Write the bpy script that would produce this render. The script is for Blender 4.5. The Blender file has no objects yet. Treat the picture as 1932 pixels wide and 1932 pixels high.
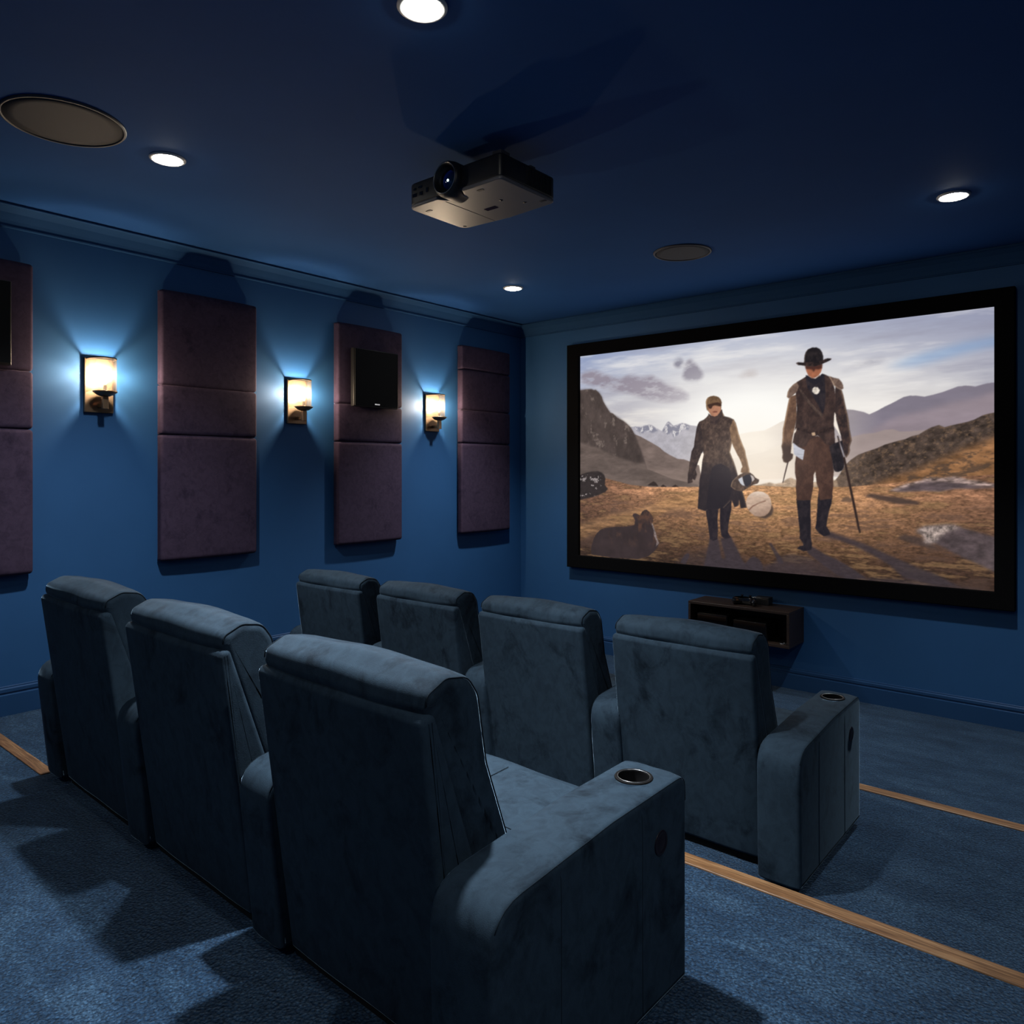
import bpy, bmesh, math, random
import numpy as np
from mathutils import Vector, Matrix

random.seed(7)
scene = bpy.context.scene
COL = scene.collection
rad = math.radians

# ------------------------------------------------------------------ room measures (metres)
EYE = 1.806                      # camera height above the lowest floor
CEIL = 3.376
WL, WR, WF, WB = -5.13, 1.60, 6.25, -1.80   # left / right / front (screen) / back wall planes
Z1, Z2 = 0.178, 0.364            # heights of the two carpeted risers
STEP2, STEP1 = 2.574, 4.13       # front edges of the upper and of the lower riser

# ------------------------------------------------------------------ materials
def mat(name):
    m = bpy.data.materials.new(name); m.use_nodes = True
    nt = m.node_tree
    b = nt.nodes.get('Principled BSDF')
    return m, nt, b

def link(nt, a, b): nt.links.new(a, b)

def simple(name, col, rough=0.5, metal=0.0, spec=0.5, coat=0.0):
    m, nt, b = mat(name)
    b.inputs['Base Color'].default_value = (*col, 1)
    b.inputs['Roughness'].default_value = rough
    b.inputs['Metallic'].default_value = metal
    b.inputs['Specular IOR Level'].default_value = spec
    b.inputs['Coat Weight'].default_value = coat
    return m

def coords(nt, scale=(1, 1, 1), rnd=True):
    tc = nt.nodes.new('ShaderNodeTexCoord')
    mp = nt.nodes.new('ShaderNodeMapping'); mp.inputs['Scale'].default_value = scale
    if rnd:
        oi = nt.nodes.new('ShaderNodeObjectInfo')
        mu = nt.nodes.new('ShaderNodeMath'); mu.operation = 'MULTIPLY'; mu.inputs[1].default_value = 37.0
        ad = nt.nodes.new('ShaderNodeVectorMath'); ad.operation = 'ADD'
        link(nt, oi.outputs['Random'], mu.inputs[0])
        link(nt, tc.outputs['Object'], ad.inputs[0]); link(nt, mu.outputs[0], ad.inputs[1])
        link(nt, ad.outputs[0], mp.inputs['Vector'])
    else:
        link(nt, tc.outputs['Object'], mp.inputs['Vector'])
    return mp.outputs['Vector']

def noise(nt, vec, scale, detail=4, rough=0.55, dist=0.0):
    n = nt.nodes.new('ShaderNodeTexNoise')
    n.inputs['Scale'].default_value = scale; n.inputs['Detail'].default_value = detail
    n.inputs['Roughness'].default_value = rough; n.inputs['Distortion'].default_value = dist
    link(nt, vec, n.inputs['Vector'])
    return n.outputs['Fac']

def ramp(nt, fac, stops):
    r = nt.nodes.new('ShaderNodeValToRGB')
    while len(r.color_ramp.elements) < len(stops): r.color_ramp.elements.new(0.5)
    for e, (p, c) in zip(r.color_ramp.elements, stops):
        e.position = p; e.color = (*c, 1) if len(c) == 3 else c
    link(nt, fac, r.inputs['Fac'])
    return r.outputs['Color']

def mix(nt, fac, a, b, mode='MIX'):
    n = nt.nodes.new('ShaderNodeMix'); n.data_type = 'RGBA'; n.blend_type = mode
    if hasattr(fac, 'default_value') or hasattr(fac, 'is_linked'): link(nt, fac, n.inputs[0])
    else: n.inputs[0].default_value = fac
    for v, s in ((a, n.inputs[6]), (b, n.inputs[7])):
        if isinstance(v, tuple): s.default_value = (*v, 1)
        else: link(nt, v, s)
    return n.outputs[2]

def bump(nt, b, h, strength, dist):
    n = nt.nodes.new('ShaderNodeBump')
    n.inputs['Strength'].default_value = strength; n.inputs['Distance'].default_value = dist
    link(nt, h, n.inputs['Height']); link(nt, n.outputs['Normal'], b.inputs['Normal'])

def velvet(name, dark, light, sheen_tint, sheen=0.35, stretch=(1, 1, 1), sr=0.16):
    m, nt, b = mat(name)
    v = coords(nt, stretch)
    n1 = noise(nt, v, 6.0, 8, 0.68, 0.5)
    n2 = noise(nt, v, 24.0, 5, 0.62, 0.8)
    c1 = ramp(nt, n1, [(0.30, dark), (0.47, light)])
    c2 = ramp(nt, n2, [(0.33, (0.74, 0.74, 0.76)), (0.60, (1.12, 1.12, 1.12))])
    link(nt, mix(nt, 0.8, c1, c2, 'MULTIPLY'), b.inputs['Base Color'])
    b.inputs['Roughness'].default_value = 0.85
    b.inputs['Specular IOR Level'].default_value = 0.12
    b.inputs['Sheen Weight'].default_value = sheen
    b.inputs['Sheen Roughness'].default_value = sr
    b.inputs['Sheen Tint'].default_value = (*sheen_tint, 1)
    vf = coords(nt, (1, 1, 1))
    bump(nt, b, noise(nt, vf, 420, 2, 0.6), 0.25, 0.002)
    return m

M = {}
M['velvet'] = velvet('blue_grey_velvet', (0.006, 0.012, 0.020), (0.0205, 0.038, 0.058), (0.48, 0.74, 1.0), 1.0, (1.0, 1.0, 0.75))
M['piping'] = simple('dark_piping_cloth', (0.010, 0.017, 0.025), 0.9, spec=0.1)
M['purple'] = velvet('purple_velvet', (0.026, 0.018, 0.036), (0.044, 0.030, 0.054), (0.6, 0.45, 0.7), 0.30)
M['plinth'] = simple('black_plinth', (0.006, 0.007, 0.009), 0.8, spec=0.2)
M['black_frame'] = simple('black_velvet_frame', (0.0035, 0.0035, 0.004), 0.9, spec=0.05)
M['black_plastic'] = simple('black_plastic', (0.008, 0.008, 0.009), 0.42)
M['button'] = simple('dark_button', (0.005, 0.0035, 0.009), 0.5, spec=0.25)
M['cup_black'] = simple('black_cup', (0.003, 0.003, 0.0035), 0.75, spec=0.15)
M['black_gloss'] = simple('black_gloss', (0.004, 0.004, 0.005), 0.08, coat=0.6)
M['black_cloth'] = simple('black_speaker_cloth', (0.005, 0.005, 0.0055), 0.8, spec=0.2)
M['grey_plastic'] = simple('grey_plastic', (0.135, 0.130, 0.135), 0.38, spec=0.5)
M['steel'] = simple('brushed_steel', (0.42, 0.43, 0.45), 0.30, 1.0)
M['silver'] = simple('silver_badge', (0.8, 0.8, 0.8), 0.25, 1.0)
M['bronze'] = simple('aged_bronze', (0.26, 0.17, 0.105), 0.38, 0.85)
M['bronze_dark'] = simple('dark_bronze', (0.06, 0.042, 0.03), 0.45, 0.8)
M['white_trim'] = simple('white_lamp_trim', (0.62, 0.62, 0.60), 0.4)
M['candle'] = simple('ivory_candle_tube', (0.75, 0.66, 0.5), 0.5)
M['speaker_ring'] = simple('grey_speaker_ring', (0.045, 0.043, 0.050), 0.5)

def paint(name, col, rough, spec=0.12):
    m, nt, b = mat(name)
    v = coords(nt, (1, 1, 1), False)
    n = noise(nt, v, 1.6, 4, 0.6)
    c = ramp(nt, n, [(0.3, tuple(x * 0.95 for x in col)), (0.7, tuple(x * 1.05 for x in col))])
    link(nt, c, b.inputs['Base Color'])
    b.inputs['Roughness'].default_value = rough
    b.inputs['Specular IOR Level'].default_value = spec
    bump(nt, b, noise(nt, v, 260, 2, 0.5), 0.05, 0.002)
    return m
M['wall'] = paint('navy_wall_paint', (0.019, 0.080, 0.205), 0.62, 0.25)
M['ceiling'] = paint('navy_ceiling_paint', (0.025, 0.092, 0.270), 0.8, 0.08)
M['cornice'] = paint('navy_cornice_paint', (0.020, 0.066, 0.160), 0.75, 0.08)
M['trim'] = paint('navy_trim_paint', (0.016, 0.055, 0.140), 0.32, 0.5)

def carpet():
    m, nt, b = mat('blue_loop_carpet')
    v = coords(nt, (1, 1, 1), False)
    vo = nt.nodes.new('ShaderNodeTexVoronoi'); vo.inputs['Scale'].default_value = 95
    vo.inputs['Randomness'].default_value = 1.0
    link(nt, v, vo.inputs['Vector'])
    fine = noise(nt, v, 130, 3, 0.7)
    big = noise(nt, coords(nt, (1.5, 3.6, 1), False), 2.2, 5, 0.62, 0.6)
    cb = ramp(nt, big, [(0.30, (0.008, 0.026, 0.060)), (0.50, (0.016, 0.044, 0.092)), (0.70, (0.034, 0.076, 0.136))])
    cf = ramp(nt, fine, [(0.36, (0.14, 0.16, 0.20)), (0.50, (0.85, 0.86, 0.88)), (0.66, (2.20, 2.05, 1.90))])
    cv = ramp(nt, vo.outputs['Distance'], [(0.0, (1.35, 1.32, 1.3)), (0.55, (0.55, 0.57, 0.6))])
    c = mix(nt, 1.0, mix(nt, 0.9, cb, cf, 'MULTIPLY'), cv, 'MULTIPLY')
    link(nt, c, b.inputs['Base Color'])
    b.inputs['Roughness'].default_value = 0.95
    b.inputs['Specular IOR Level'].default_value = 0.05
    b.inputs['Sheen Weight'].default_value = 0.25
    b.inputs['Sheen Tint'].default_value = (0.5, 0.7, 0.9, 1)
    sb = nt.nodes.new('ShaderNodeMath'); sb.operation = 'SUBTRACT'
    link(nt, fine, sb.inputs[0]); link(nt, vo.outputs['Distance'], sb.inputs[1])
    bump(nt, b, sb.outputs[0], 0.8, 0.006)
    return m
M['carpet'] = carpet()

def wood(name, c0, c1, c2, along, rough):
    m, nt, b = mat(name)
    sc = [14, 14, 14]; sc[along] = 0.7
    v = coords(nt, tuple(sc), False)
    n = noise(nt, v, 3.0, 8, 0.7, 0.8)
    g = noise(nt, coords(nt, tuple(x * 5 for x in sc), False), 3.0, 3, 0.6)
    cw = ramp(nt, n, [(0.32, c0), (0.5, c1), (0.68, c2)])
    cg = ramp(nt, g, [(0.4, (0.5, 0.48, 0.46)), (0.6, (1.2, 1.2, 1.2))])
    link(nt, mix(nt, 0.7, cw, cg, 'MULTIPLY'), b.inputs['Base Color'])
    b.inputs['Roughness'].default_value = rough
    bump(nt, b, g, 0.2, 0.001)
    return m
M['oak'] = wood('oak_nosing', (0.085, 0.038, 0.016), (0.190, 0.095, 0.040), (0.310, 0.178, 0.085), 0, 0.45)
M['walnut'] = wood('dark_walnut', (0.012, 0.007, 0.005), (0.024, 0.014, 0.010), (0.036, 0.021, 0.015), 0, 0.45)

def emit(name, col, strength):
    m, nt, b = mat(name)
    b.inputs['Base Color'].default_value = (0, 0, 0, 1)
    b.inputs['Emission Color'].default_value = (*col, 1)
    b.inputs['Emission Strength'].default_value = strength
    return m
M['lamp_disc'] = emit('downlight_lens', (1.0, 0.97, 0.88), 90)
M['bulb'] = emit('candle_bulb', (1.0, 0.85, 0.66), 1750)
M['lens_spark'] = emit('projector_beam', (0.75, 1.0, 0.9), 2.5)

def glass():
    m, nt, b = mat('ribbed_warm_glass')
    nt.nodes.remove(b)
    out = nt.nodes['Material Output']
    tr = nt.nodes.new('ShaderNodeBsdfTransparent'); tr.inputs['Color'].default_value = (0.95, 0.9, 0.84, 1)
    tl = nt.nodes.new('ShaderNodeBsdfTranslucent'); tl.inputs['Color'].default_value = (0.95, 0.85, 0.72, 1)
    df = nt.nodes.new('ShaderNodeBsdfDiffuse'); df.inputs['Color'].default_value = (0.9, 0.8, 0.7, 1)
    gl = nt.nodes.new('ShaderNodeBsdfGlossy'); gl.inputs['Roughness'].default_value = 0.12
    lw = nt.nodes.new('ShaderNodeLayerWeight'); lw.inputs['Blend'].default_value = 0.35
    m1 = nt.nodes.new('ShaderNodeMixShader'); m1.inputs[0].default_value = 0.5
    link(nt, tl.outputs[0], m1.inputs[1]); link(nt, df.outputs[0], m1.inputs[2])
    m2 = nt.nodes.new('ShaderNodeMixShader'); m2.inputs[0].default_value = 0.011
    link(nt, tr.outputs[0], m2.inputs[1]); link(nt, m1.outputs[0], m2.inputs[2])
    m3 = nt.nodes.new('ShaderNodeMixShader')
    mu = nt.nodes.new('ShaderNodeMath'); mu.operation = 'MULTIPLY'; mu.inputs[1].default_value = 0.35
    link(nt, lw.outputs['Fresnel'], mu.inputs[0]); link(nt, mu.outputs[0], m3.inputs[0])
    link(nt, m2.outputs[0], m3.inputs[1]); link(nt, gl.outputs[0], m3.inputs[2])
    link(nt, m3.outputs[0], out.inputs['Surface'])
    return m
M['glass'] = glass()

def lens_glass():
    m, nt, b = mat('coated_lens_glass')
    lw = nt.nodes.new('ShaderNodeLayerWeight'); lw.inputs['Blend'].default_value = 0.5
    c = ramp(nt, lw.outputs['Facing'], [(0.0, (0.02, 0.05, 0.04)), (0.35, (0.01, 0.03, 0.10)), (1.0, (0.04, 0.16, 0.75))])  # blue towards the rim is a painted reflection on the coated glass
    link(nt, c, b.inputs['Base Color'])
    b.inputs['Roughness'].default_value = 0.06; b.inputs['Coat Weight'].default_value = 1.0
    b.inputs['Coat Tint'].default_value = (0.4, 0.55, 1, 1)
    return m
M['lens'] = lens_glass()

# ------------------------------------------------------------------ mesh helpers
def to_mesh(name, bm, material, smooth=True):
    bmesh.ops.recalc_face_normals(bm, faces=bm.faces[:])
    me = bpy.data.meshes.new(name); bm.to_mesh(me); bm.free()
    if smooth:
        for p in me.polygons:
            p.use_smooth = p.material_index != 7
            p.material_index = 0
    if material: me.materials.append(material)
    return me

def put(name, me, parent=None, loc=(0, 0, 0), rot=(0, 0, 0)):
    o = bpy.data.objects.new(name, me); COL.objects.link(o)
    o.location = loc; o.rotation_euler = rot
    if parent: o.parent = parent
    return o

def thing(name, label, cat, loc=(0, 0, 0), rotz=0.0, group=None, rot=None):
    o = bpy.data.objects.new(name, None); COL.objects.link(o)
    o.empty_display_size = 0.1
    o.location = loc; o.rotation_euler = rot if rot else (0, 0, rotz)
    o['label'] = label; o['category'] = cat
    if group: o['group'] = group
    return o

def tag(o, label, cat, group=None):
    o['label'] = label; o['category'] = cat
    if group: o['group'] = group
    return o

def struct(name, me, label=None):
    o = put(name, me); o['kind'] = 'structure'
    if label: o['label'] = label
    return o

def bm_box(bm, x0, x1, y0, y1, z0, z1, bev=0.0, seg=3):
    r = bmesh.ops.create_cube(bm, size=1.0)
    vs = r['verts']
    for v in vs:
        v.co = Vector((x0 + (v.co.x + .5) * (x1 - x0), y0 + (v.co.y + .5) * (y1 - y0), z0 + (v.co.z + .5) * (z1 - z0)))
    if bev > 0:
        es = list({e for v in vs for e in v.link_edges})
        bmesh.ops.bevel(bm, geom=es, offset=bev, segments=seg, profile=0.5, affect='EDGES', clamp_overlap=True)

def box(name, m, x0, x1, y0, y1, z0, z1, bev=0.0, seg=3):
    bm = bmesh.new(); bm_box(bm, x0, x1, y0, y1, z0, z1, bev, seg)
    me = to_mesh(name, bm, m, smooth=False)
    if bev > 0:
        for p in me.polygons: p.use_smooth = p.area < 4 * bev * max(x1 - x0, y1 - y0, z1 - z0)
        for p in me.polygons:
            n = p.normal
            if max(abs(n.x), abs(n.y), abs(n.z)) > 0.999: p.use_smooth = False
    return me

def fillet(poly, radii, n=6):
    out = []
    N = len(poly)
    for i in range(N):
        p0, p1, p2 = Vector(poly[i - 1]), Vector(poly[i]), Vector(poly[(i + 1) % N])
        r = radii[i] if isinstance(radii, (list, tuple)) else radii
        a, b = (p0 - p1), (p2 - p1)
        la, lb = a.length, b.length
        a.normalize(); b.normalize()
        ang = a.angle(b)
        if r <= 1e-5 or ang > math.pi - 0.05: out.append(tuple(p1)); continue
        t = min(r / math.tan(ang / 2), la * 0.49, lb * 0.49)
        for k in range(n + 1):
            s = k / n                                # quadratic corner
            q = (p1 + a * t) * (1 - s) ** 2 + p1 * 2 * s * (1 - s) + (p1 + b * t) * s * s
            out.append(tuple(q))
    return out

def dens(poly, d):
    out = []
    N = len(poly)
    for i in range(N):
        a, b = Vector(poly[i]), Vector(poly[(i + 1) % N])
        k = max(1, int((b - a).length / d))
        for j in range(k): out.append(tuple(a.lerp(b, j / k)))
    return out

def soft_prism(bm, poly, radii, x0, x1, r, fmap, bulge=0.0, nseg=5, nx=8, wave=0.0, step=0.05):
    """a closed profile extruded from x0 to x1 with rounded ends: upholstery with stuffed, softly crowned faces"""
    P = dens(fillet(poly, radii), step)
    N = len(P)
    area = sum(P[i][0] * P[(i + 1) % N][1] - P[(i + 1) % N][0] * P[i][1] for i in range(N))
    if area < 0: P.reverse()
    nor = []
    for i in range(N):
        t = Vector(P[(i + 1) % N]) - Vector(P[i - 1]); t.normalize()
        nor.append(Vector((t.y, -t.x)))
    cen = Vector((sum(p[0] for p in P) / N, sum(p[1] for p in P) / N))
    secs = []
    secs.append((x0, r + 0.003, 0))
    for k in range(nseg + 1):
        a = math.pi / 2 * k / nseg
        secs.append((x0 + r * (1 - math.cos(a)), r * (1 - math.sin(a)), 0))
    for k in range(1, nx):
        t = k / nx
        secs.append((x0 + r + (x1 - x0 - 2 * r) * t, -bulge * math.sin(math.pi * t) ** 0.6, t))
    for k in range(nseg, -1, -1):
        a = math.pi / 2 * k / nseg
        secs.append((x1 - r * (1 - math.cos(a)), r * (1 - math.sin(a)), 1))
    secs.append((x1, r + 0.003, 1))
    rings = []
    for (x, ins, t) in secs:
        ring = []
        for i in range(N):
            q = Vector(P[i]) - nor[i] * ins
            if wave: q += nor[i] * wave * math.sin(9.0 * t + 2.1 * i / N * 6.28) * math.sin(math.pi * t)
            ring.append(bm.verts.new(fmap(x, q[0], q[1])))
        rings.append(ring)
    for a, b in zip(rings, rings[1:]):
        for i in range(N):
            bm.faces.new((a[i], a[(i + 1) % N], b[(i + 1) % N], b[i]))
    for c_ in (bm.faces.new(rings[0]), bm.faces.new(rings[-1][::-1])): c_.material_index = 7

def XYZ(x, a, b): return (x, a, b)      # profile in y,z extruded along x
def YXZ(y, a, b): return (a, y, b)      # profile in x,z extruded along y
def ZXY(z, a, b): return (a, b, z)      # profile in x,y extruded along z

def prism(name, m, poly, radii, x0, x1, r, fmap, **k):
    bm = bmesh.new(); soft_prism(bm, poly, radii, x0, x1, r, fmap, **k)
    return to_mesh(name, bm, m)

def bm_tube(bm, pts, r, seg=6, closed=False):
    pts = [Vector(p) for p in pts]
    N = len(pts)
    rings = []
    up = Vector((0.31, 0.27, 0.91)).normalized()
    for i in range(N):
        if closed: t = pts[(i + 1) % N] - pts[i - 1]
        else: t = pts[min(i + 1, N - 1)] - pts[max(i - 1, 0)]
        t.normalize()
        u = t.cross(up)
        if u.length < 1e-3: u = t.cross(Vector((1, 0, 0)))
        u.normalize(); w = t.cross(u)
        rr = r[i] if isinstance(r, (list, tuple)) else r
        rings.append([bm.verts.new(pts[i] + (u * math.cos(2 * math.pi * k / seg) + w * math.sin(2 * math.pi * k / seg)) * rr) for k in range(seg)])
    pairs = list(zip(rings, rings[1:])) + ([(rings[-1], rings[0])] if closed else [])
    for a, b in pairs:
        for k in range(seg): bm.faces.new((a[k], a[(k + 1) % seg], b[(k + 1) % seg], b[k]))
    if not closed:
        bm.faces.new(rings[0][::-1]); bm.faces.new(rings[-1])

def tubes(name, m, lines, r, seg=6):
    bm = bmesh.new()
    for l in lines: bm_tube(bm, l, r, seg)
    return to_mesh(name, bm, m)

def lathe(name, m, prof, seg=48, close=False, axis='z', smooth=True):
    """prof: list of (radius, height)"""
    bm = bmesh.new()
    rings = []
    for (r, h) in prof:
        ring = []
        for k in range(seg):
            a = 2 * math.pi * k / seg
            p = (r * math.cos(a), r * math.sin(a), h)
            if axis == 'y': p = (p[0], h, p[1])
            if axis == 'x': p = (h, p[0], p[1])
            ring.append(bm.verts.new(p))
        rings.append(ring)
    pairs = list(zip(rings, rings[1:])) + ([(rings[-1], rings[0])] if close else [])
    for a, b in pairs:
        for k in range(seg): bm.faces.new((a[k], a[(k + 1) % seg], b[(k + 1) % seg], b[k]))
    if not close:
        if prof[0][0] > 1e-6: bm.faces.new(rings[0][::-1])
        if prof[-1][0] > 1e-6: bm.faces.new(rings[-1])
    bmesh.ops.remove_doubles(bm, verts=bm.verts[:], dist=1e-6)
    return to_mesh(name, bm, m, smooth)

def cut_hole(me, cx, cy, rad_, z0, z1, axis='z'):
    """sinks a round well into a mesh, returns the new mesh"""
    o = bpy.data.objects.new('tmp', me); COL.objects.link(o)
    bm = bmesh.new()
    bmesh.ops.create_cone(bm, cap_ends=True, segments=40, radius1=rad_, radius2=rad_, depth=z1 - z0)
    for v in bm.verts: v.co += Vector((cx, cy, (z0 + z1) / 2))
    cm = bpy.data.meshes.new('tmpc'); bm.to_mesh(cm); bm.free()
    c = bpy.data.objects.new('tmpc', cm); COL.objects.link(c)
    md = o.modifiers.new('b', 'BOOLEAN'); md.operation = 'DIFFERENCE'; md.object = c; md.solver = 'EXACT'
    dg = bpy.context.evaluated_depsgraph_get(); dg.update()
    new = bpy.data.meshes.new_from_object(o.evaluated_get(dg))
    bpy.data.objects.remove(o); bpy.data.objects.remove(c)
    new.name = me.name
    return new
# ------------------------------------------------------------------ the room shell
def quad_mesh(name, m, verts, faces):
    me = bpy.data.meshes.new(name); me.from_pydata(verts, [], faces); me.update()
    me.materials.append(m); return me

T = 0.10
def slab(name, m, x0, x1, y0, y1, z0, z1):
    return struct(name, box(name, m, x0, x1, y0, y1, z0, z1))

# stepped carpet floor: one continuous carpet over two risers
prof = [(WB, Z2), (STEP2 - 0.066, Z2), (STEP2 - 0.066, Z2 - 0.03), (STEP2 - 0.004, Z2 - 0.03), (STEP2 - 0.004, Z1),
        (STEP1 - 0.066, Z1), (STEP1 - 0.066, Z1 - 0.03), (STEP1 - 0.004, Z1 - 0.03), (STEP1 - 0.004, 0.0), (WF, 0.0), (WF, -T), (WB, -T)]
v, f = [], []
n = len(prof)
for x in (WL, WR):
    v += [(x, y, z) for y, z in prof]
f = [(i, (i + 1) % n, n + (i + 1) % n, n + i) for i in range(n)] + [tuple(range(n))[::-1], tuple(range(n, 2 * n))]
fl = quad_mesh('floor', M['carpet'], v, f)
struct('floor', fl, 'blue loop pile carpet over two risers')
slab('ceiling', M['ceiling'], WL - T, WR + T, WB - T, WF + T, CEIL, CEIL + T)
slab('wall_left', M['wall'], WL - T, WL, WB - T, WF + T, -T, CEIL)
slab('wall_right', M['wall'], WR, WR + T, WB - T, WF + T, -T, CEIL)
slab('wall_front', M['wall'], WL, WR, WF, WF + T, -T, CEIL)
slab('wall_back', M['wall'], WL, WR, WB - T, WB, -T, CEIL)

# oak nosings: two on the riser edges, one let into the upper carpet beside the back row
def nosing(name, x0, x1, y0, y1, z, lab, drop=0.03):
    return struct(name, box(name, M['oak'], x0, x1, y0, y1, z - drop, z + 0.006, 0.004, 3), lab)
nosing('trim_1', WL, WR, STEP1 - 0.066, STEP1 + 0.004, Z1, 'oak nosing on the lower step edge')
nosing('trim_2', WL, WR, STEP2 - 0.066, STEP2 + 0.004, Z2, 'oak nosing on the upper step edge')
nosing('trim_3', WL, -3.985, 1.268, 1.328, Z2, 'short oak strip between left wall and back row', 0.0)

def run_profile(name, m, prof, a, b, axis, flip=1):
    """a moulding profile (out, z) swept along a wall; axis 'y': along the left wall, 'x': along the front wall"""
    n = len(prof); v = []
    for t in (a, b):
        for (o, z) in prof:
            if axis == 'y': v.append((WL + o, t, z))
            elif axis == 'x': v.append((t, WF - o, z))
            else: v.append((WR - o, t, z))
    f = [(i, (i + 1) % n, n + (i + 1) % n, n + i) for i in range(n)] + [tuple(range(n)), tuple(range(n, 2 * n))[::-1]]
    me = quad_mesh(name, m, v, f)
    bm = bmesh.new(); bm.from_mesh(me); bmesh.ops.recalc_face_normals(bm, faces=bm.faces[:]); bm.to_mesh(me); bm.free()
    return struct(name, me)

def base_prof(z0, h):
    return [(0, z0), (0.022, z0), (0.022, z0 + h - 0.052), (0.014, z0 + h - 0.048), (0.014, z0 + h - 0.040), (0.019, z0 + h - 0.034),
            (0.019, z0 + h - 0.016), (0.010, z0 + h - 0.010), (0.010, z0 + h - 0.003), (0.006, z0 + h), (0, z0 + h)]
run_profile('baseboard_left', M['trim'], base_prof(Z2, 0.172), WB, STEP2, 'y')
p2 = base_prof(Z1, 0.172 + Z2 - Z1)
run_profile('baseboard_left', M['trim'], p2, STEP2 + 0.004, STEP1, 'y')
run_profile('baseboard_left', M['trim'], base_prof(0, 0.172), STEP1 + 0.004, WF, 'y')
run_profile('baseboard_front', M['trim'], base_prof(0, 0.172), WL, WR, 'x')
run_profile('baseboard_right', M['trim'], base_prof(Z2, 0.172), WB, STEP2, 'r')

CB = 3.247
corn = [(0, CB), (0.014, CB), (0.016, CB + 0.008), (0.010, CB + 0.012), (0.020, CB + 0.040), (0.042, CB + 0.080), (0.075, CB + 0.108), (0.090, CB + 0.114), (0.090, CEIL - 0.009), (0.078, CEIL - 0.009), (0.078, CEIL), (0, CEIL)]
run_profile('trim_4', M['cornice'], corn, WB, WF, 'y')
run_profile('trim_5', M['cornice'], corn, WL, WR, 'x')
run_profile('trim_6', M['cornice'], corn, WB, WF, 'r')

# ------------------------------------------------------------------ recliners
SHELL = [(0.0, 0.036), (-0.055, 0.45), (-0.112, 0.872), (-0.104, 0.888), (-0.070, 0.894), (0.035, 0.585), (0.120, 0.33), (0.13, 0.036)]
SHELL_R = [0.015, 0.0, 0.02, 0.015, 0.02, 0.0, 0.05, 0.015]
CUSH = [(-0.098, 0.905), (-0.094, 0.938), (-0.030, 0.968), (0.045, 0.957), (0.082, 0.905), (0.112, 0.73), (0.190, 0.52), (0.205, 0.44),
        (0.07, 0.42), (0.012, 0.585), (-0.082, 0.866)]
CUSH_R = [0.022, 0.03, 0.05, 0.06, 0.08, 0.12, 0.12, 0.02, 0.03, 0.0, 0.02]
ARM = [(-0.125, 0.030), (-0.140, 0.555), (0.30, 0.590), (0.664, 0.598), (0.664, 0.030)]
ARM_R = [0.012, 0.105, 0.0, 0.045, 0.012]
ARM_IN = [(-0.030, 0.030), (-0.085, 0.555), (0.30, 0.590), (0.664, 0.598), (0.664, 0.030)]
SEAT = [(0.155, 0.34), (0.155, 0.448), (0.36, 0.462), (0.600, 0.472), (0.662, 0.455), (0.668, 0.34)]
SEAT_R = [0.02, 0.03, 0.0, 0.04, 0.05, 0.03]
_cache = {}
def cached(key, fn):
    if key not in _cache: _cache[key] = fn()
    return _cache[key]

def offset_line(poly, radii, ins, a, b, x, step=0.03):
    P = dens(fillet(poly, radii), step)
    N = len(P); res = []
    area = sum(P[i][0] * P[(i + 1) % N][1] - P[(i + 1) % N][0] * P[i][1] for i in range(N))
    if area < 0: P.reverse()
    for i in range(N):
        t = Vector(P[(i + 1) % N]) - Vector(P[i - 1]); t.normalize()
        q = Vector(P[i]) - Vector((t.y, -t.x)) * ins
        res.append(q)
    res = [q for q in res if a(q) ]
    return res

def arm_mesh(w, inner):
    pr = ARM_IN if inner else ARM
    me = prism('armrest', M['velvet'], pr, ARM_R, -w / 2, w / 2, 0.015, XYZ, bulge=0.004, nx=6, wave=0.0012)
    return cut_hole(me, 0.0, 0.54, 0.044, 0.50, 0.75)

def arm_seams(w, inner):
    """dark seams: along the upper edge of each side and, on an outer armrest, two down its side"""
    pr = ARM_IN if inner else ARM
    out = []
    pts = offset_line(pr, ARM_R, 0.0036, lambda q: q.y > 0.10, None, 0)
    top = sorted([q for q in pts if not (q.x < -0.02 and q.y < 0.5) and not (q.x > 0.6 and q.y < 0.5)], key=lambda q: q.x)
    for sx in ((1,) if not inner else (1, -1)):
        x = sx * (w / 2 - 0.0036)
        out.append(tubes('seam', M['piping'], [[(x, q.x, q.y) for q in top]], 0.0011))
        if not inner:
            for y in (0.09, 0.43):
                zt = 0.568 if y < 0.3 else 0.584
                out.append(tubes('seam', M['piping'], [[(w / 2 - 0.003, y - 0.012, zt), (w / 2 - 0.0001, y - 0.002, zt - 0.03), (w / 2, y, zt - 0.08), (w / 2, y, 0.30), (w / 2, y + 0.002, 0.045)]], 0.0010))
    return out

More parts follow.
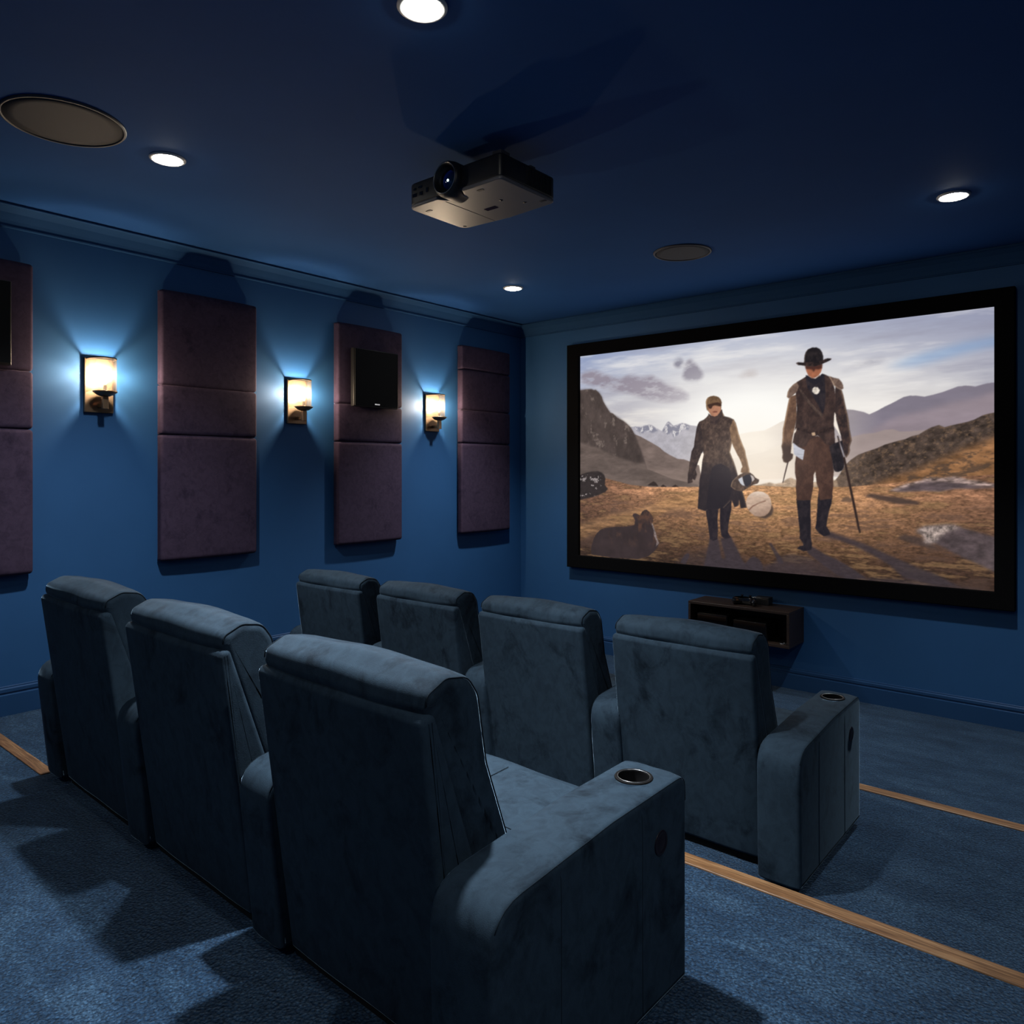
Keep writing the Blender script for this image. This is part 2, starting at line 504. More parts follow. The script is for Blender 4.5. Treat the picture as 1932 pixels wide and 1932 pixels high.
def cush_seam(w, s):
    pts = dens(fillet(CUSH, CUSH_R), 0.025)
    N = len(pts)
    area = sum(pts[i][0] * pts[(i + 1) % N][1] - pts[(i + 1) % N][0] * pts[i][1] for i in range(N))
    if area < 0: pts.reverse()
    off = []
    for i in range(N):
        t = Vector(pts[(i + 1) % N]) - Vector(pts[i - 1]); t.normalize()
        off.append(Vector(pts[i]) - Vector((t.y, -t.x)) * 0.0062)
    i0 = min(range(N), key=lambda i: (off[i] - Vector((-0.092, 0.912))).length)
    i1 = min(range(N), key=lambda i: (off[i] - Vector((0.186, 0.50))).length)
    for d in (-1, 1):                                   # the run over the crown is the longer way round the rear lip
        run, i = [off[i0]], i0
        while i != i1:
            i = (i + d) % N; run.append(off[i])
        if max(q.y for q in run) > 0.95: break
    x = s * (w / 2 - 0.0060)
    return tubes('piping', M['piping'], [[(x, q.x, q.y) for q in run]], 0.0020)

def seat_z(y, t):
    pr = [(0.155, 0.448), (0.36, 0.462), (0.600, 0.472)]
    for (a, za), (b, zb) in zip(pr, pr[1:]):
        if y <= b or b == 0.600: return za + (zb - za) * (y - a) / (b - a) + 0.010 * math.sin(math.pi * t) ** 0.6

def seat_seams(ws):
    L1 = [((t - 0.5) * (ws - 0.05), 0.30, seat_z(0.30, t) + 0.0005) for t in [k / 20 for k in range(1, 20)]]
    L2 = [(-0.03, y, seat_z(y, 0.46) + 0.0005) for y in (0.30, 0.36, 0.42, 0.48, 0.54, 0.585)]
    return [tubes('seam', M['piping'], [l], 0.0012) for l in (L1, L2)]

def make_recliner(label, group, loc, rotz, ws, wb, wl, wr_, sx=0.0):
    """ws seat width, wb back width, wl / wr_ widths of left / right armrest (wr_ None: shares the neighbour's)"""
    t = thing('recliner', label, 'recliner', loc, rotz, group)
    v = M['velvet']
    put('plinth', cached(('pl', ws), lambda: box('plinth', M['plinth'], -ws / 2 + 0.001, ws / 2 - 0.001, 0.02, 0.60, 0.0, 0.045)), t)
    put('back_shell', cached(('sh', wb), lambda: prism('back_shell', v, SHELL, SHELL_R, -wb / 2, wb / 2, 0.016, XYZ, bulge=0.003, nx=10, wave=0.0015)), t, (sx, 0, 0))
    cu = put('back_cushion', cached(('cu', wb), lambda: prism('back_cushion', v, CUSH, CUSH_R, -wb / 2 + 0.004, wb / 2 - 0.004, 0.026, XYZ, bulge=0.012, nx=12, wave=0.003)), t, (sx, 0, 0))
    for s in (-1, 1): put('piping', cached(('cp', wb, s), lambda s=s: cush_seam(wb - 0.008, s)), cu)
    put('seat_frame', cached(('sf', ws), lambda: box('seat_frame', v, -ws / 2 + 0.004, ws / 2 - 0.004, 0.135, 0.62, 0.036, 0.345, 0.012)), t)
    se = put('seat_cushion', cached(('se', ws), lambda: prism('seat_cushion', v, SEAT, SEAT_R, -ws / 2 + 0.002, ws / 2 - 0.002, 0.022, XYZ, bulge=0.010, nx=12, wave=0.003)), t)
    for me in cached(('ss', ws), lambda: seat_seams(ws)): put('seam', me, se)
    put('footrest', cached(('fr', ws), lambda: prism('footrest', v, [(0.622, 0.06), (0.622, 0.335), (0.664, 0.335), (0.664, 0.06)], 0.015, -ws / 2 + 0.004, ws / 2 - 0.004, 0.012, XYZ, nx=6)), t)
    for side, w in ((-1, wl), (1, wr_)):
        if not w: continue
        inner = side < 0
        a = put('armrest', cached(('ar', w, inner), lambda: arm_mesh(w, inner)), t, (side * (ws / 2 + w / 2), 0, 0))
        for me in cached(('as', w, inner), lambda: arm_seams(w, inner)): put('seam', me, a)
        c = put('cup_holder', cached(('ch',), lambda: lathe('cup_holder', M['cup_black'], [(0.0, 0.506), (0.0415, 0.506), (0.0425, 0.596), (0.0435, 0.6005), (0.0515, 0.6005), (0.0530, 0.5985), (0.0530, 0.5925), (0.044, 0.5925), (0.0425, 0.502), (0, 0.502)], 48)), a, (0, 0.54, 0.0015))
        c['label'] = 'round black cup holder'
        put('rim', cached(('cr',), lambda: lathe('rim', M['steel'], [(0.0432, 0.6002), (0.0442, 0.6014), (0.0452, 0.6008), (0.0442, 0.5998)], 48, close=True)), c)
        if not inner:
            b = put('recline_button', cached(('rb',), lambda: lathe('recline_button', M['button'], [(0.0, 0.0006), (0.018, 0.0002), (0.022, -0.0006), (0.026, 0.0006), (0.031, 0.0012), (0.033, -0.001), (0.033, -0.006), (0, -0.006)], 36, axis='x')), a, (w / 2 + 0.0015, 0.522, 0.455))
            b['label'] = 'round black recline button'
    return t

BG, FG = 'recliners in the back row', 'recliners in the front row'
RW, RB = 0.755, 0.705
back = [(-1.552, 1.262, 0.166, 0.190, 'back row velvet recliner nearest the camera, its big outer armrest showing a cup holder'),
        (-2.478, 1.283, 0.166, None, 'blue grey velvet recliner in the middle of the back row of three'),
        (-3.404, 1.304, 0.166, None, 'back row velvet recliner closest to the left wall, beside the short oak strip')]
for x, y, wl, wr_, lab in back:
    make_recliner(lab, BG, (x, y, Z2), rad(-1.3), RW, RB, wl, wr_, -0.02)
FW, FB = 0.668, 0.662
labs = ['velvet recliner at the right end of the front row, outer armrest facing the open aisle',
        'front row velvet recliner directly left of the one beside the aisle',
        'front row velvet recliner second from the left end of that row',
        'velvet recliner at the left end of the front row, half hidden by the back row']
for k, lab in enumerate(labs):
    make_recliner(lab, FG, (-1.489 - 0.828 * k, 3.0, Z1), 0.0, FW, FB, 0.158, 0.170 if k == 0 else None, -0.02)
# ------------------------------------------------------------------ padded wall panels on the left wall
def padded_panel(label, y0, y1, cuts):
    zb, zt = 1.192, 3.042
    t = thing('acoustic_panel', label, 'wall panel', (WL + 0.006, (y0 + y1) / 2, zb), 0, 'padded purple panels on the left wall')
    hw = (y1 - y0) / 2
    put('backing_frame', cached(('bf', round(hw, 3)), lambda: box('backing_frame', M['plinth'], -0.0055, 0.010, -hw + 0.03, hw - 0.03, 0.03, zt - zb - 0.03)), t)
    zs = [zb] + cuts + [zt]
    for i, (a, b) in enumerate(zip(zs, zs[1:])):
        deep = 0.072
        key = ('pad', round(a, 3), round(b, 3), round(hw, 3))
        def mk(a=a, b=b):
            P = [(0.002, a - zb + 0.001), (deep, a - zb + 0.001), (deep, b - zb - 0.001), (0.002, b - zb - 0.001)]
            tall = 0.026 if (b - a) > 0.2 else 0.018
            R = [0.0, 0.030, tall, 0.0]
            return prism('pad', M['purple'], P, R, -hw, hw, 0.020, YXZ, bulge=0.004, nx=8)
        put('pad', cached(key, mk), t)
    return t
padded_panel('purple velvet wall panel cut by the left edge of the photo, black speaker on it', 0.85, 1.572, [2.055, 2.400])
padded_panel('tall purple velvet wall panel without a speaker between the first and second sconce', 2.331, 3.048, [2.054, 2.393])
padded_panel('purple velvet wall panel carrying the black square speaker between second and third sconce', 3.782, 4.487, [2.052, 2.368])
padded_panel('purple velvet wall panel of four pads nearest the screen wall corner', 5.250, 5.983, [2.080, 2.408, 2.805])

def wall_speaker(label, yc, z0, z1, w):
    t = thing('wall_speaker', label, 'speaker', (WL + 0.086, yc, z0), 0, 'black speakers on the purple panels')
    h = z1 - z0
    put('cabinet', cached(('wc', w, round(h, 3)), lambda: box('cabinet', M['black_plastic'], 0.0, 0.040, -w / 2, w / 2, 0.0, h, 0.004)), t)
    put('grille', cached(('wg', w, round(h, 3)), lambda: box('grille', M['black_cloth'], 0.040, 0.052, -w / 2 + 0.006, w / 2 - 0.006, 0.006, h - 0.006, 0.004)), t)
    b = put('badge', cached(('wb',), lambda: box('badge', M['silver'], 0.052, 0.0535, -0.028, 0.028, 0.020, 0.031, 0.0006)), t)
    b['label'] = 'small silver maker badge'
wall_speaker('flat black square speaker on the purple panel between the second and third sconce', 4.146, 2.350, 2.838, 0.482)
wall_speaker('flat black speaker on the purple panel cut by the left edge of the photo', 1.203, 2.420, 2.908, 0.482)

# ------------------------------------------------------------------ wall sconces
def sconce(label, yc):
    z0 = 2.180
    t = thing('wall_sconce', label, 'wall lamp', (WL, yc, z0), 0, 'lit bronze sconces on the left wall')
    put('back_plate', cached(('bp',), lambda: box('back_plate', M['bronze'], 0.0, 0.024, -0.088, 0.088, 0.0, 0.350, 0.005)), t)
    cx = 0.112
    # ribbed open glass cylinder
    def u_line(rr, n=40, rib=0.0):
        pts = [(0.025 + (cx - 0.038 - 0.025) * k / 8, -rr) for k in range(8)]
        for k in range(n + 1):
            a = -math.pi / 2 + math.pi * k / n
            q = rr + rib * math.cos(a * 26)
            pts.append((cx - 0.038 + q * math.cos(a), q * math.sin(a)))
        return pts + [(0.025 + (cx - 0.038 - 0.025) * k / 8, rr) for k in range(7, -1, -1)]
    def wall_of(r0, r1, z0_, z1_, m, name, rib=0.0):
        bm = bmesh.new()
        A, B = u_line(r0, rib=rib), u_line(r1)
        loop = [[bm.verts.new((x, y, z)) for (x, y) in L] for L, z in ((A, z0_), (A, z1_), (B, z1_), (B, z0_))]
        for a, b in zip(loop, loop[1:] + loop[:1]):
            for k in range(len(A) - 1): bm.faces.new((a[k], a[k + 1], b[k + 1], b[k]))
        for k in (0, -1): bm.faces.new([l[k] for l in loop])
        return to_mesh(name, bm, m)
    g = put('glass_shade', cached(('gl',), lambda: wall_of(0.080, 0.0765, 0.128, 0.340, M['glass'], 'glass_shade', 0.0009)), t)
    g['label'] = 'ribbed clear glass shade'
    put('rim', cached(('gr',), lambda: wall_of(0.0815, 0.0745, 0.338, 0.346, M['bronze_dark'], 'rim')), g)
    put('cup', cached(('cp2',), lambda: lathe('cup', M['bronze'], [(0.0, 0.098), (0.020, 0.099), (0.045, 0.108), (0.064, 0.122), (0.070, 0.127), (0.071, 0.133), (0.066, 0.134), (0.060, 0.128), (0.0, 0.124)], 56)), t, (cx, 0, 0))
    def st():
        bm = bmesh.new()
        bm_box(bm, cx - 0.014, cx + 0.014, -0.017, 0.017, 0.020, 0.100, 0.003)
        bm_box(bm, 0.022, cx + 0.010, -0.012, 0.012, 0.030, 0.056, 0.003)
        return to_mesh('bracket', bm, M['bronze'], False)
    put('bracket', cached(('br',), st), t)
    put('candle_tube', cached(('ct',), lambda: lathe('candle_tube', M['candle'], [(0.0, 0.124), (0.0105, 0.124), (0.0105, 0.205), (0.007, 0.207), (0.0, 0.207)], 24)), t, (cx, 0, 0))
    b = put('bulb', cached(('bu',), lambda: lathe('bulb', M['bulb'], [(0.0, 0.205), (0.009, 0.207), (0.015, 0.220), (0.0165, 0.236), (0.013, 0.256), (0.006, 0.274), (0.0, 0.282)], 24)), t, (cx, 0, 0))
    b['label'] = 'glowing candle bulb'
sconce('lit bronze sconce with glass cylinder nearest the camera, between the first two purple panels', 1.960)
sconce('lit bronze glass sconce between the tall plain purple panel and the panel with the speaker', 3.430)
sconce('lit bronze glass sconce farthest from the camera, next to the four pad panel', 4.910)

# ------------------------------------------------------------------ ceiling: downlights and round speakers
def downlight(label, x, y, power, spread=104):
    t = thing('downlight', label, 'ceiling light', (x, y, CEIL), 0, 'round recessed ceiling lights')
    put('trim_ring', cached(('dr',), lambda: lathe('trim_ring', M['white_trim'], [(0.068, 0.0), (0.086, 0.0), (0.086, -0.004), (0.080, -0.009), (0.072, -0.010), (0.066, -0.004)], 64, close=True)), t)
    d = put('lens', cached(('dd',), lambda: lathe('lens', M['lamp_disc'], [(0.0, -0.022), (0.025, -0.020), (0.048, -0.015), (0.062, -0.008), (0.068, -0.002), (0.0, -0.001)], 48)), t)
    d['label'] = 'bright white light disc'
    L = bpy.data.lights.new('lamp', 'SPOT'); L.energy = power; L.color = (0.93, 0.97, 1.0)
    L.spot_size = rad(spread); L.spot_blend = 1.0; L.shadow_soft_size = 0.05
    lo = bpy.data.objects.new('lamp', L); COL.objects.link(lo); lo.parent = t; lo.location = (0, 0, -0.05)
DL = [('round white downlight cut off by the top edge of the photo, above the back row', -1.855, 1.735, 1.75, 76),
      ('round white downlight beside the large left ceiling speaker', -3.735, 1.755, 0.78, 122),
      ('round white downlight at the right, in front of the screen', -0.811, 4.873, 0.75, 84),
      ('small round white downlight far back over the corner of the left wall', -4.105, 4.896, 0.8, 100)]
POW = 340
for lab, x, y, k, spr in DL: downlight(lab, x, y, POW * k, spr)
# unseen lights added over the right aisle and the back to fill shadows
for lab, x, y in (('unseen fill light added over the aisle at the right wall', 0.95, 0.9), ('unseen fill light added at the back of the room, left', -3.2, -1.1), ('unseen fill light added at the back of the room, right', -1.3, -1.1)):
    downlight(lab, x, y, 100 if x > 0 else 30, 165)

def ceiling_speaker(label, x, y, r):
    t = thing('ceiling_speaker', label, 'speaker', (x, y, CEIL), 0, 'round dark speakers set in the ceiling')
    put('rim', lathe('rim', M['speaker_ring'], [(r - 0.014, 0.0), (r, 0.0), (r, -0.004), (r - 0.004, -0.009), (r - 0.012, -0.009), (r - 0.014, -0.005)], 72, close=True), t)
    put('grille', lathe('grille', M['speaker_ring'] if False else M['grille_grey'], [(0.0, -0.0065), (r - 0.06, -0.006), (r - 0.0142, -0.004), (r - 0.0142, -0.0005), (0.0, -0.0005)], 72), t)
def perforated():
    m, nt, b = mat('perforated_grey_grille')
    v = coords(nt, (1, 1, 1), False)
    vo = nt.nodes.new('ShaderNodeTexVoronoi'); vo.inputs['Scale'].default_value = 220; vo.inputs['Randomness'].default_value = 0.1
    link(nt, v, vo.inputs['Vector'])
    link(nt, ramp(nt, vo.outputs['Distance'], [(0.2, (0.006, 0.006, 0.007)), (0.5, (0.026, 0.025, 0.030))]), b.inputs['Base Color'])
    b.inputs['Roughness'].default_value = 0.7
    return m
M['grille_grey'] = perforated()
ceiling_speaker('large round dark ceiling speaker at the upper left, beside a downlight', -3.700, 1.273, 0.250)
ceiling_speaker('smaller looking round ceiling speaker in front of the screen between two downlights', -2.510, 4.882, 0.205)

# ------------------------------------------------------------------ projector hung under the ceiling
PK = 1.07
PX0, PX1, PY0, PY1 = -2.669 * PK, -2.083 * PK, 2.404 * PK, 2.790 * PK
PZ0, PZ1 = EYE + 1.25 * PK, EYE + 1.366 * PK
pj = thing('projector', 'black and grey projector with a big round lens hanging under the ceiling', 'projector', ((PX0 + PX1) / 2, (PY0 + PY1) / 2, PZ0))
hw, hd, ph = (PX1 - PX0) / 2, (PY1 - PY0) / 2, PZ1 - PZ0
LX = -2.393 * PK - (PX0 + PX1) / 2
LZ = 0.074
outline = [(-hw, -hd), (hw, -hd), (hw, hd), (0.0, hd + 0.022), (-hw, hd)]
orad = [0.05, 0.028, 0.03, 0.0, 0.05]
hb = put('housing', prism('housing', M['black_plastic'], outline, orad, 0.012, ph, 0.012, ZXY, nx=2, step=0.03), pj)
# grey bottom cover with a bay cut out round the lens
cov = [(-hw, -hd), (LX - 0.085, -hd), (LX - 0.055, -hd + 0.045), (LX, -hd + 0.062), (LX + 0.055, -hd + 0.045), (LX + 0.085, -hd), (hw, -hd), (hw, hd), (0.0, hd + 0.022), (-hw, hd)]
cr = [0.05, 0.02, 0.03, 0.03, 0.03, 0.02, 0.028, 0.03, 0.0, 0.05]
bc = put('bottom_cover', prism('bottom_cover', M['grey_plastic'], cov, cr, 0.0, 0.018, 0.006, ZXY, nx=2, step=0.03), pj)
bc['label'] = 'light grey bottom cover'
for (x, y) in ((-hw + 0.06, -hd + 0.09), (LX - 0.03, -hd + 0.085), (LX + 0.16, -hd + 0.05), (hw - 0.03, hd - 0.06)):
    put('foot_pad', cached(('fp',), lambda: box('foot_pad', M['black_plastic'], -0.017, 0.017, -0.0085, 0.0085, -0.0018, 0.001, 0.0006, 1)), bc, (x, y, 0))
for (x, y) in ((-hw + 0.035, hd - 0.03), (0.13, hd - 0.20), (0.20, hd - 0.10)):
    put('screw_cap', cached(('sk',), lambda: lathe('screw_cap', M['black_plastic'], [(0.0, -0.0018), (0.009, -0.0016), (0.010, 0.001), (0, 0.001)], 24)), bc, (x, y, 0))
pl = put('rating_plate', box('rating_plate', M['black_gloss'], -0.02, 0.055, 0.045, 0.075, -0.0015, 0.0008, 0.0004, 1), bc)
put('panel_joint', tubes('panel_joint', M['black_plastic'], [[(LX - 0.075, -hd + 0.05, -0.0002), (LX - 0.075, hd + 0.005, -0.0002)]], 0.0012), bc)
lb = put('lens_barrel', lathe('lens_barrel', M['black_plastic'], [(0.088, 0.10), (0.088, 0.012), (0.084, -0.010), (0.079, -0.020), (0.072, -0.024), (0.068, -0.020), (0.064, -0.004), (0.060, 0.010), (0.054, 0.014), (0.054, 0.10)], 72, close=True, axis='y'), pj, (LX, -hd - 0.012, LZ))
put('lens_ring', lathe('lens_ring', M['steel'], [(0.0705, -0.0225), (0.0725, -0.0252), (0.0745, -0.0235), (0.0725, -0.021)], 72, close=True, axis='y'), lb)
le = put('lens', lathe('lens', M['lens'], [(0.0, -0.004), (0.016, -0.002), (0.032, 0.004), (0.045, 0.013), (0.056, 0.024), (0.056, 0.03), (0.0, 0.03)], 56, axis='y'), lb)
le['label'] = 'coated glass lens, blue reflection painted into its colour'
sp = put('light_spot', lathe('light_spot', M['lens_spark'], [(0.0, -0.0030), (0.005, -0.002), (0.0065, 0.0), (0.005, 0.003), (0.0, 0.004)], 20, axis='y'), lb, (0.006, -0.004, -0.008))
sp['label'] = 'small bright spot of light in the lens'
def grill():
    bm = bmesh.new()
    for k in range(16):
        y = -0.02 + k * 0.0125
        bm_box(bm, hw - 0.002, hw + 0.003, y, y + 0.006, 0.024, ph - 0.012, 0.001, 1)
    return to_mesh('vent_slats', bm, M['black_plastic'], False)
put('vent_slats', grill(), hb)
for (x, z, w, h) in ((-0.262, 0.056, 0.030, 0.018), (-0.216, 0.056, 0.022, 0.018), (-0.262, 0.086, 0.018, 0.012), (-0.222, 0.089, 0.028, 0.012), (-0.172, 0.064, 0.016, 0.024)):
    put('socket', box('socket', M['black_gloss'], x - w / 2, x + w / 2, -hd - 0.003, -hd + 0.004, z - h / 2, z + h / 2, 0.001, 1), hb)
def mount():
    bm = bmesh.new()
    bm_box(bm, -0.07, 0.07, 0.04, 0.16, CEIL - PZ0 - 0.012, CEIL - PZ0 - 0.0005, 0.002)
    bm_tube(bm, [(0, 0.10, ph - 0.004), (0, 0.10, CEIL - PZ0 - 0.006)], 0.022, 20)
    return to_mesh('ceiling_mount', bm, M['speaker_ring'], False)
put('ceiling_mount', mount(), pj)
def lug():
    bm = bmesh.new()
    bm_box(bm, hw - 0.085, hw - 0.03, -hd + 0.035, -hd + 0.10, ph - 0.002, ph + 0.030, 0.004)
    bm_box(bm, hw - 0.050, hw - 0.035, -hd + 0.09, hd - 0.13, ph - 0.002, ph + 0.012, 0.002)
    bm_box(bm, hw - 0.060, hw - 0.030, hd - 0.16, hd - 0.12, ph - 0.002, ph + 0.024, 0.003)
    return to_mesh('bracket', bm, M['speaker_ring'], False)
put('bracket', lug(), pj)

# ------------------------------------------------------------------ floating cabinet and what stands on and in it
CX0, CX1, CY0, CZ0, CZ1 = -2.985, -2.115, 5.915, 0.400, 0.688
cb = thing('floating_cabinet', 'dark walnut open fronted cabinet floating on the wall under the screen', 'cabinet', ((CX0 + CX1) / 2, (CY0 + WF) / 2, CZ0))
w2, d2, h2 = (CX1 - CX0) / 2, (WF - CY0) / 2, CZ1 - CZ0
put('top_panel', box('top_panel', M['walnut'], -w2, w2, -d2, d2, h2 - 0.022, h2, 0.002), cb)
put('bottom_panel', box('bottom_panel', M['walnut'], -w2, w2, -d2, d2, 0, 0.022, 0.002), cb)
for s in (-1, 1):
    put('side_panel', box('side_panel', M['walnut'], min(s * w2, s * (w2 - 0.022)), max(s * w2, s * (w2 - 0.022)), -d2, d2, 0.0221, h2 - 0.0221, 0.002), cb)
put('back_panel', box('back_panel', M['walnut'], -w2 + 0.023, w2 - 0.023, d2 - 0.012, d2 - 0.001, 0.0222, h2 - 0.0222), cb)

def media(label, x0, x1, y0, y1, z0, z1, name, cat):
    t = thing(name, label, cat, ((x0 + x1) / 2, (y0 + y1) / 2, z0))
    a, b, h = (x1 - x0) / 2, (y1 - y0) / 2, z1 - z0
    put('case', box('case', M['black_plastic'], -a, a, -b, b, 0.006, h, 0.004), t)
    put('front_panel', box('front_panel', M['black_gloss'], -a + 0.004, a - 0.004, -b - 0.004, -b + 0.002, 0.010, h - 0.004, 0.0015, 2), t)
    for (sx, sy) in ((-1, -1), (1, -1), (-1, 1), (1, 1)):
        put('foot', cached(('mf',), lambda: lathe('foot', M['black_plastic'], [(0, 0), (0.012, 0), (0.012, 0.0062), (0, 0.0062)], 20)), t, (sx * (a - 0.03), sy * (b - 0.03), 0))
zf = CZ0 + 0.023
media('glossy black media box in the left half of the floating cabinet', -2.93, -2.66, 5.975, 6.20, zf, zf + 0.165, 'media_player', 'media player')
media('lower glossy black amplifier box in the middle of the floating cabinet', -2.60, -2.32, 5.965, 6.20, zf, zf + 0.145, 'amplifier', 'amplifier')
ds = thing('disc', 'small silver disc lying at the right end inside the floating cabinet', 'disc', (-2.185, 6.00, zf))
put('plate', lathe('plate', M['steel'], [(0.008, 0.0), (0.042, 0.0), (0.042, 0.0016), (0.008, 0.0016)], 48, close=True), ds)
put('hub', lathe('hub', M['silver'], [(0.0, 0.0), (0.0079, 0.0), (0.0079, 0.003), (0.0, 0.003)], 24), ds)

# game pad on top
gp = thing('game_controller', 'glossy black game controller lying on top of the floating cabinet', 'game controller', (-2.520, 6.045, CZ1))
def pad_body():
    bm = bmesh.new()
    P = [(-0.062, 0.040), (0.062, 0.040), (0.088, 0.020), (0.104, -0.050), (0.092, -0.066), (0.072, -0.058), (0.048, -0.018), (-0.048, -0.018), (-0.072, -0.058), (-0.092, -0.066), (-0.104, -0.050), (-0.088, 0.020)]
    soft_prism(bm, P, [0.02, 0.02, 0.03, 0.02, 0.015, 0.02, 0.03, 0.03, 0.02, 0.015, 0.02, 0.03], 0.0, 0.066, 0.024, ZXY, nx=4, bulge=0.006, step=0.012)
    return to_mesh('body', bm, M['black_gloss'])
put('body', pad_body(), gp)
for x, y in ((-0.035, -0.004), (0.035, -0.004)):
    put('thumb_stick', cached(('ts',), lambda: lathe('thumb_stick', M['black_gloss'], [(0, 0.064), (0.006, 0.064), (0.006, 0.072), (0.012, 0.075), (0.013, 0.079), (0.009, 0.082), (0, 0.080)], 24)), gp, (x, y, 0))
for x, y in ((0.060, 0.022), (0.072, 0.010), (0.048, 0.010), (0.060, -0.002)):
    put('button', cached(('gb',), lambda: lathe('button', M['steel'], [(0, 0.064), (0.0052, 0.064), (0.0050, 0.0690), (0.003, 0.0705), (0, 0.0708)], 18)), gp, (x, y, 0))
bx = thing('small_box', 'small matt black box behind the game controller on the floating cabinet', 'box', (-2.415, 6.155, CZ1))
put('case', box('case', M['black_plastic'], -0.06, 0.06, -0.045, 0.045, 0, 0.055, 0.004), bx)
put('lid', box('lid', M['black_plastic'], -0.061, 0.061, -0.046, 0.046, 0.055, 0.064, 0.003), bx)

# ------------------------------------------------------------------ projection screen
SX0, SX1, SZ0, SZ1 = -4.466, -0.659, 0.834, 3.086       # outer frame
IX0, IX1, IZ0, IZ1 = -4.321, -0.780, 0.959, 2.964       # picture
sc = thing('projection_screen', 'large black framed screen showing two walkers in a golden mountain valley', 'projection screen', ((SX0 + SX1) / 2, WF, SZ0))
ox, oz = (SX0 + SX1) / 2, SZ0
def frame():
    bm = bmesh.new()
    yo, yi = -0.075, 0.0
    def R(x0, x1, z0, z1, y): return [bm.verts.new((x0 - ox, y, z0 - oz)), bm.verts.new((x1 - ox, y, z0 - oz)), bm.verts.new((x1 - ox, y, z1 - oz)), bm.verts.new((x0 - ox, y, z1 - oz))]
    b = 0.006
    rings = [R(SX0, SX1, SZ0, SZ1, yi), R(SX0, SX1, SZ0, SZ1, yo + b), R(SX0 + b, SX1 - b, SZ0 + b, SZ1 - b, yo), R(IX0 - b, IX1 + b, IZ0 - b, IZ1 + b, yo), R(IX0, IX1, IZ0, IZ1, yo + b), R(IX0, IX1, IZ0, IZ1, yi)]
    for a, c in list(zip(rings, rings[1:])) + [(rings[-1], rings[0])]:
        for k in range(4): bm.faces.new((a[k], a[(k + 1) % 4], c[(k + 1) % 4], c[k]))
    return to_mesh('frame', bm, M['black_frame'], False)
put('frame', frame(), sc)['label'] = 'wide black frame'
